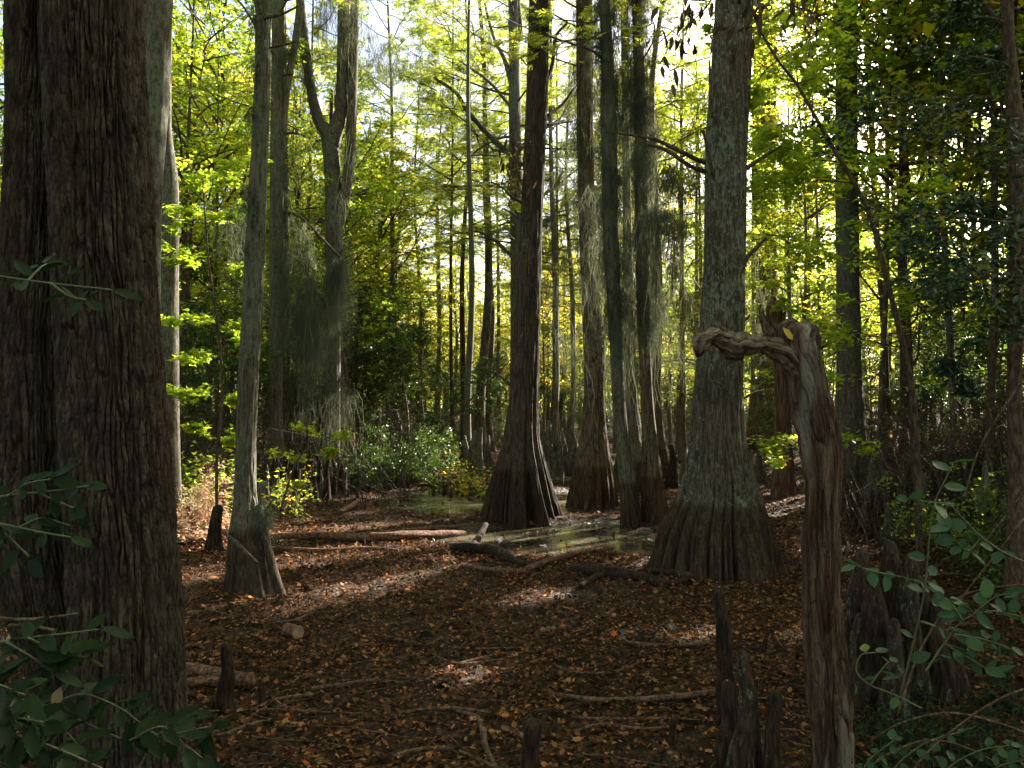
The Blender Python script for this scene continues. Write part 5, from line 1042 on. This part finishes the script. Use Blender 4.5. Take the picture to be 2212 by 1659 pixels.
# ================================================================== near foliage
def broad_tpl(serr=.05, m=13, wmax=.23):
    v = []; x = np.linspace(0, 1, m); wdt = wmax*np.sin(PI*np.clip(x, 0, 1)**.85)**.8
    for k in range(m):
        s = serr*(1 if k % 2 else -.4)*(0 < k < m-1)
        v += [(x[k], 0, -.03-.10*x[k]**2), (x[k]+s*.3, -wdt[k]*(1+s*2.5), .05-.10*x[k]**2), (x[k]+s*.3, wdt[k]*(1+s*2.5), .05-.10*x[k]**2)]
    f = []
    for k in range(m-1): a = 3*k; f += [(a, a+1, a+4, a+3), (a, a+3, a+5, a+2)]
    return v, f
TPL['broad'] = broad_tpl(); TPL['heart'] = broad_tpl(0, 9, .33)
def leafy_branch(name, label, stems, D, n, size, tplk='broad', mat='near_leaf', wood='vine', sw=.0028, tilt=.35, up=(0, -.55, .8), seed=0, droop=.3, cat='branch', dvar=.1):
    r = np.random.default_rng(seed); parts = []; allp = []
    for st in stems:
        dd = r.uniform(-dvar, dvar); pts = np.array([P(a, b, D+dd*(k/len(st))) for k, (a, b) in enumerate(st)]); V, F = limb_shape(pts, np.linspace(sw, sw*.35, len(pts)), 8, 40, .05); parts.append((V, F, M[wood], True)); allp.append(resample(pts, 60))
    t = root(name, label, cat, allp[0][0]); obj('stem', parts, t)
    pos, d = [], []
    for q in allp:
        L = np.linalg.norm(np.diff(q, axis=0), axis=1).sum(); m = max(3, int(n/len(allp)))
        for k in range(m):
            i = int(np.clip((k+.6)/m*58 + r.uniform(-2, 2), 3, 58)); T = norm(q[i+1]-q[i]); s = 1 if k % 2 else -1
            lat = norm(np.cross(T, [0, -.6, .8])); pos.append(q[i]); d.append(norm(T*r.uniform(.3, .9) + lat*s*r.uniform(.5, 1) + r.normal(0, .15, 3)))
        pos.append(q[-1]); d.append(norm(q[-1]-q[-3]))
    pos = np.array(pos); d = np.array(d); N = len(pos); pet = size*.10
    L = leaves(pos+d*pet, d, size*r.uniform(.65, 1.15, N), tplk, tilt, up=up, r=r, droop=droop)
    V, F = prisms(pos, pos+d*pet*1.3, .0012, .0009); V2, F2 = leaf_part(L, tplk)
    obj('foliage', [(V, F, M[wood], True), (V2, F2, M[mat], True)], t); return t
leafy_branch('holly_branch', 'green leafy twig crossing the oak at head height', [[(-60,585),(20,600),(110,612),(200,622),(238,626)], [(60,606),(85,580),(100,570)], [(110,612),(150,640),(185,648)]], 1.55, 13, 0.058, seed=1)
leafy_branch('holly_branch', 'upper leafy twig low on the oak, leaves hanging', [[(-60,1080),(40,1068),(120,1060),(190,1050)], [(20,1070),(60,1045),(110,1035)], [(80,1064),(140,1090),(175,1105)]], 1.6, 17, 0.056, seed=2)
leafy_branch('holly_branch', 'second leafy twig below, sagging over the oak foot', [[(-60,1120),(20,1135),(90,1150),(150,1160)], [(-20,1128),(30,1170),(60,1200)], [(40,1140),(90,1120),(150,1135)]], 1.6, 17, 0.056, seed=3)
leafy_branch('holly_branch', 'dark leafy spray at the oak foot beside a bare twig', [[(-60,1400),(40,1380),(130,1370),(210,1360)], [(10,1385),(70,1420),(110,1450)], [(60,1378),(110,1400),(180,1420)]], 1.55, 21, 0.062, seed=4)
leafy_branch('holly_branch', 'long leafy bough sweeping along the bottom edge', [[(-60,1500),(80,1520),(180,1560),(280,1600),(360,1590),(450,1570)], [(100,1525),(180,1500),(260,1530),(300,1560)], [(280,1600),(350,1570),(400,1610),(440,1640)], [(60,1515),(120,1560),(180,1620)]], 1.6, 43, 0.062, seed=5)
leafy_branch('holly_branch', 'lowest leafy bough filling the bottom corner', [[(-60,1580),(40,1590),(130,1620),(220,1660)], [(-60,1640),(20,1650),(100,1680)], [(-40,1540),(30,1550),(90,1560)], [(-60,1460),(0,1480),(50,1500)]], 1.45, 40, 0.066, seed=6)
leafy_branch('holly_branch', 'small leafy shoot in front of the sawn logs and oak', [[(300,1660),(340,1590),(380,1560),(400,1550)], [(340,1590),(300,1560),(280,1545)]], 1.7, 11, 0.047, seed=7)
L = leaves(P(118, 1525, 1.5)[None], np.array([[.2, 0, .9]]), .034, 'heart', .05, up=(0, -1, .2)); V, F = leaf_part(L, 'heart')
tag(obj('fallen_leaf', [(V, F, M['cut'], True)], None, P(118, 1525, 1.5)), 'pale tan leaf caught upright in the green boughs', 'leaf')
bt = [('bare twig crossing low over the oak', [(-60,1330),(40,1338),(100,1335),(170,1325)], 1.7), ('second bare twig just under the first', [(-60,1350),(60,1352),(120,1362)], 1.7)]
for lb, st, D in bt:
    V, F = limb_shape(np.array([P(a, b, D) for a, b in st]), [.004, .0035, .003, .0015][:len(st)], 8, 30, .2); tag(obj('bare_twig', [(V, F, M['stick'], True)], None, P(*st[1], D)), lb, 'twig')
# briars
def briar(label, stems, D, n, size, seed, **kw): return leafy_branch('greenbrier', label, stems, D, n, size, 'heart', 'briar', 'vine', .0035, .55, (0, -.35, .9), seed, .1, 'vine', .15, **kw)
briar('tall briar rising through the big knee clump to a leafy tip', [[(1945,1500),(1975,1380),(1998,1270),(2006,1180),(2018,1090),(2040,1040),(2060,1000)]], 2.6, 11, .062, 1)
briar('briar spreading pale blue green leaves to the right edge', [[(2260,1230),(2180,1200),(2120,1160),(2080,1120),(2050,1090),(2010,1085),(1965,1078)], [(2120,1160),(2090,1190),(2060,1160),(2050,1140)]], 2.5, 16, .062, 2)
briar('short briar with paired leaves before the lichened twin knee', [[(2040,1300),(1990,1260),(1940,1245),(1890,1235),(1850,1222)]], 2.7, 10, .055, 3)
briar('curly briar tendril with few leaves beside the snag foot', [[(1990,1530),(1930,1500),(1880,1480),(1850,1450),(1860,1415),(1890,1410)], [(1880,1480),(1910,1440),(1920,1430)]], 2.6, 7, .05, 4)
briar('bushy briar with yellowing leaves over the black knee', [[(2000,1450),(2040,1390),(2080,1340),(2140,1320),(2200,1330)], [(2080,1340),(2060,1310),(2040,1290)], [(2060,1370),(2120,1380),(2180,1400)], [(2040,1390),(2090,1420),(2140,1450)], [(2100,1330),(2150,1290),(2200,1280)]], 2.4, 48, .06, 5)
briar('low briar shoots at the lower right corner', [[(1900,1700),(1950,1640),(2010,1600),(2080,1580)], [(2010,1700),(2060,1650),(2120,1620),(2180,1610)], [(1850,1690),(1880,1640),(1930,1600)], [(2100,1720),(2150,1660),(2220,1640)]], 2.7, 44, .045, 6)
for i, st in enumerate([[(2260,1480),(2180,1500),(2080,1560),(1990,1640),(1960,1700)], [(2260,1600),(2150,1560),(2050,1540),(1950,1560),(1880,1600)], [(1840,1700),(1900,1640),(2000,1600),(2100,1620),(2240,1700)], [(2212,1120),(2150,1200),(2080,1290),(2040,1380)], [(2230,1040),(2160,1130),(2100,1200)], [(2250,760),(2190,850),(2120,960),(2080,1080)], [(1940,1540),(1990,1400),(2060,1300),(2140,1270),(2240,1260)]]):
    D = 2.5+.1*i; V, F = limb_shape(np.array([P(a, b, D) for a, b in st]), np.linspace(.0045, .002, len(st)), 8, 60, .2, i)
    tag(obj('bare_vine', [(V, F, M['stick'], True)], None, P(*st[0], D)), ['thick bare vine slanting to the lower corner', 'bare vine arching above the corner shoots', 'bare vine looping along the bottom edge', 'bare vine climbing beside the yellowing briar', 'short bare vine at the edge above the briar', 'long bare vine drooping in front of the bank', 'wiry bare vine crossing the big knee clump'][i], 'vine', 'bare vines at the edge of the bank')

# ================================================================== litter, twigs, undergrowth
def area_points(N, d0, d1, near, power=1.0, wide=.72):
    u = rng.random(N*2); Dg = np.linspace(d0, d1, 400); pdf = Dg*np.minimum(1, (near/Dg))**power; cdf = np.cumsum(pdf); cdf /= cdf[-1]
    D = np.interp(u, cdf, Dg); x = rng.uniform(-wide, wide, N*2)*(D+1.0); return x[:N], D[:N]
def gz(x, y): return hgt(x, y) + .030*fbm(x*7, y*7, 0, 3, 3)*(y < 30)
LP = []
def litter(N, d0, d1, near, kind, size, tilt, power=1.0, lift=.012):
    x, y = area_points(N, d0, d1, near, power); z = gz(x, y)
    dens = .5+.5*fbm(x*1.3, y*1.3, 0, 71, 3); wet = sstep(.012, .085, z); ok = rng.random(len(x)) < (wet*.92+.08)*np.clip(.25+1.1*dens, .15, 1); x, y, z = x[ok], y[ok], np.maximum(z[ok], .02)
    pos = np.stack([x, y, z+rng.uniform(.004, lift*2, len(x))], 1); a = rng.uniform(0, 2*PI, len(x)); d = np.stack([np.cos(a), np.sin(a), 0*a], 1)
    L = leaves(pos, d, size*rng.uniform(.45, 1.25, len(x)), kind, tilt); V, F = leaf_part(L, kind); LP.append((V, F, M['litter'], False))
litter(74000, 3.4, 14, 6, 'curled', .042, .6, lift=.022)
litter(9000, 3.4, 12, 7, 'maple', .058, .35, lift=.02)
litter(46000, 3.4, 14, 6, 'diamond', .036, .5, lift=.016)
litter(80000, 11, 34, 14, 'maple_small', .075, .5)
litter(14000, 30, 60, 30, 'maple_small', .16, .45)
tag(obj('fallen_leaves', LP), 'brown and orange dead leaves carpeting the mud', None, None, 'stuff')
x, y = area_points(14000, 3.4, 24, 6); z = gz(x, y); ok = z > .03; x, y, z = x[ok], y[ok], z[ok]; n = len(x); a = rng.uniform(0, PI*2, n); L = rng.gamma(2., .07, n)+.04
A = np.stack([x, y, z+.008], 1); d = np.stack([np.cos(a), np.sin(a), rng.normal(.05, .12, n)], 1); B = A+d*L[:, None]; a2 = a+rng.normal(0, .5, n); d2 = np.stack([np.cos(a2), np.sin(a2), rng.normal(.0, .15, n)], 1); Cc = B+d2*L[:, None]*.8
rr = rng.uniform(.0012, .0042, n)
V1, F1 = prisms(A, B, rr, rr*.8, 4); V2, F2 = prisms(B, Cc, rr*.8, rr*.4, 4)
tag(obj('twig_litter', [(V1, F1, M['stick'], True), (V2, F2, M['stick'], True)]), 'thin dead twigs scattered over the leaf litter', None, None, 'stuff')
# mud crumbs and clods
x, y = area_points(9000, 3.6, 26, 8); z = gz(x, y); n = len(x); s = rng.gamma(2., .008, n)+.006
cube = np.array([[-1,-1,-.5],[1,-1,-.5],[1,1,-.5],[-1,1,-.5],[-.6,-.7,.7],[.7,-.5,.6],[.5,.7,.8],[-.7,.6,.6]])
V = (np.stack([x, y, z], 1)[:, None] + s[:, None, None]*(cube[None]+rng.normal(0, .25, (n, 8, 3)))).reshape(-1, 3); fc = np.array([[0,1,5,4],[1,2,6,5],[2,3,7,6],[3,0,4,7],[4,5,6,7]]); F = (np.arange(n)[:, None, None]*8+fc[None]).reshape(-1, 4)
tag(obj('mud', [(V, [F], M['ground'], True)]), 'dark crumbs of mud among the dead leaves', None, None, 'stuff')
# low green plants at the lower right and on the bank
def ground_cover(name, label, boxes, mat, kind, size, hmax):
    parts = []
    for (x0, x1, y0, y1, n) in boxes:
        px = rng.uniform(x0, x1, n); py = rng.uniform(y0, y1, n); g = np.array([G(a, b) for a, b in zip(px, py)]); hh = hmax*rng.random(n)
        m = 7; A = g; B = g+np.stack([rng.normal(0, .05, n), rng.normal(0, .05, n), hh], 1); V, F = prisms(A, B, .0018, .0012); parts.append((V, F, M['vine'], True))
        Ai = np.repeat(A, m, 0); Bi = np.repeat(B, m, 0); t = rng.uniform(.3, 1, (n*m, 1)); pos = Ai+(Bi-Ai)*t; a = rng.uniform(0, 2*PI, n*m); d = np.stack([np.cos(a), np.sin(a), 0*a+.1], 1)
        L = leaves(pos, d, size*rng.uniform(.6, 1.2, n*m), kind, .35); V, F = leaf_part(L, kind); parts.append((V, F, M[mat], False))
    return tag(obj(name, parts), label, None, None, 'stuff')
ground_cover('undergrowth', 'small leaved green plants on the bank beside the snag', [(1850,2230,1500,1700,330),(1760,1860,1560,1690,40),(2080,2230,1200,1500,130)], 'near_leaf', 'oval', .05, .22)
ground_cover('undergrowth', 'pale green seedlings far along the shaded bank', [(1900,2230,1010,1180,170),(1980,2230,950,1050,120)], 'ever', 'oval', .07, .45)
# tangle of thin brown stems
px = rng.uniform(1800, 2300, 900); D = rng.uniform(11, 24, 900); x = (px-1106)/FPX*D; z = hgt(x, D); A = np.stack([x, D, z], 1); B = A+rng.normal(0, .35, (900, 3))+np.array([0, 0, 1.])*rng.uniform(.4, 1.6, (900, 1)); Cc = B+rng.normal(0, .5, (900, 3))+np.array([0, 0, .3])
px = rng.uniform(340, 900, 700); D = rng.uniform(17, 27, 700); x = (px-1106)/FPX*D; z = hgt(x, D); A2 = np.stack([x, D, z], 1); B2 = A2+rng.normal(0, .4, (700, 3))+np.array([0, 0, 1.])*rng.uniform(.5, 2.2, (700, 1)); C2 = B2+rng.normal(0, .6, (700, 3))+np.array([0, 0, .5])
A = np.vstack([A, A2]); B = np.vstack([B, B2]); Cc = np.vstack([Cc, C2]); V1, F1 = prisms(A, B, .007, .005); V2, F2 = prisms(B, Cc, .005, .002)
tag(obj('brushwood', [(V1, F1, M['limb'], True), (V2, F2, M['limb'], True)]), 'tangle of thin brown stems under the trees', None, None, 'stuff')

# ================================================================== far wood and the unseen canopy added round the viewpoint for shade
def far_wood():
    N = 75000; px = rng.uniform(-150, 2400, N); D = rng.uniform(62, 115, N); x = (px-1106)/FPX*D; z0 = hgt(x, D)
    top = 13 + 9*sstep(150, 700, np.abs(px-1080)) + 6*fbm(x*.12, D*.12, 0, 31, 3); u = rng.random(N)**.75; z = z0+u*top
    u2 = rng.random(N) < .3; z = np.where(u2, z0+rng.random(N)*5.5, z); cl = (fbm(x*.35, D*.35, z*.5, 33, 3) > -.12) | (u2 & (z-z0 < 4)); x, D, z = x[cl], D[cl], z[cl]; n = len(x)
    pos = np.stack([x, D, z], 1); pos = pos[open_to_sun(pos)]; n = len(pos); a = rng.uniform(0, 2*PI, n); L = leaves(pos, np.stack([np.cos(a), np.sin(a), 0*a], 1), rng.uniform(.25, .55, n), 'maple_small', .6)
    h = n//2; V, F = leaf_part(L[:h], 'maple_small'); V2, F2 = leaf_part(L[h:], 'maple_small')
    m = 170; px = rng.uniform(0, 2300, m); D = rng.uniform(60, 110, m); x = (px-1106)/FPX*D; z = hgt(x, D); A = np.stack([x, D, z], 1); V3, F3 = prisms(A, A+np.stack([rng.normal(0, .5, m), 0*z, rng.uniform(8, 15, m)], 1), rng.uniform(.1, .25, m), .06, 7)
    tag(obj('distant_woods', [(V, F, M['maple'], False), (V2, F2, M['maple_yellow'], False), (V3, F3, M['far'], True)]), 'far wood in yellow green leaf closing the view', None, None, 'stuff')
far_wood()
def canopy():  # leaf clumps added out of frame to block sun and sky light
    ang = rng.uniform(0, 2*PI, 2600); rad = np.sqrt(rng.random(2600))*34+2.; cx = rad*np.sin(ang); cyy = 6+rad*np.cos(ang); cz = rng.uniform(7.5, 19, 2600); low = rng.random(2600) < .30; cz[low] = rng.uniform(.8, 7.5, low.sum())
    c = np.stack([cx, cyy, cz], 1)
    # denser toward the sun, to keep the foreground in shade
    g = np.stack([rng.uniform(-6, 7, 3800), rng.uniform(1, 15, 3800), 0*np.arange(3800.)], 1) + S*(rng.uniform(6, 16, 3800)/S[2])[:, None]; g = g[g[:, 1] < 32]; c = np.vstack([c, g])
    yy = np.maximum(c[:, 1]*cp+(c[:, 2]-CAM_H)*sp, .01); u = 1106+c[:, 0]/yy*FPX; v = 829.5-(-c[:, 1]*sp+(c[:, 2]-CAM_H)*cp)/yy*FPX
    inside = (c[:, 1] > -1) & (u > -220) & (u < np.where(c[:, 1] > 11, 2262, 2430)) & (v > np.where((u > 1700) | (u < 450), -60, -240)); near = np.hypot(c[:, 0], c[:, 1]) < 9.5
    c = c[~inside & ~(near & (c[:, 2] < 8))]
    k = 44; n = len(c)*k; pos = np.repeat(c, k, 0)+rng.normal(0, 1, (n, 3))*np.array([.75, .75, .35]); pos = pos[open_to_sun(pos)]; yy = np.maximum(pos[:, 1]*cp+(pos[:, 2]-CAM_H)*sp, .01); u = 1106+pos[:, 0]/yy*FPX; v = 829.5-(-pos[:, 1]*sp+(pos[:, 2]-CAM_H)*cp)/yy*FPX
    pos = pos[~((pos[:, 1] > -.5) & (pos[:, 1] < 13) & (u > -90) & (u < 2300) & (v > -90))]; n = len(pos); a = rng.uniform(0, 2*PI, n)
    L = leaves(pos, np.stack([np.cos(a), np.sin(a), 0*a], 1), rng.uniform(.18, .34, n), 'maple_small', .45)
    V, F = leaf_part(L, 'maple_small')
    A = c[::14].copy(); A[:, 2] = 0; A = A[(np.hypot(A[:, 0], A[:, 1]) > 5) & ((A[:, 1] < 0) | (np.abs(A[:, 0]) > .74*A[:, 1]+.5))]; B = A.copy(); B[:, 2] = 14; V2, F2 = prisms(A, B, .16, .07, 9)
    tag(obj('unseen_shade_canopy', [(V, F, M['maple'], False), (V2, F2, M['far'], True)]), 'unseen leaf canopy added to shade the ground around the viewpoint', None, None, 'stuff')
canopy()

# ================================================================== labels of the repeats
groups = {}
for o, d, px in AUTO:
    z = [n for a, n in LAND if px >= a][-1]; groups.setdefault((d, z), []).append((px, o))
for (d, z), l in groups.items():
    l.sort(key=lambda q: q[0])
    for i, (px, o) in enumerate(l):
        o['label'] = f'{d} {z}' if len(l) == 1 else f'{d} {z}, {ORD[min(i, len(ORD)-1)]} from the left'
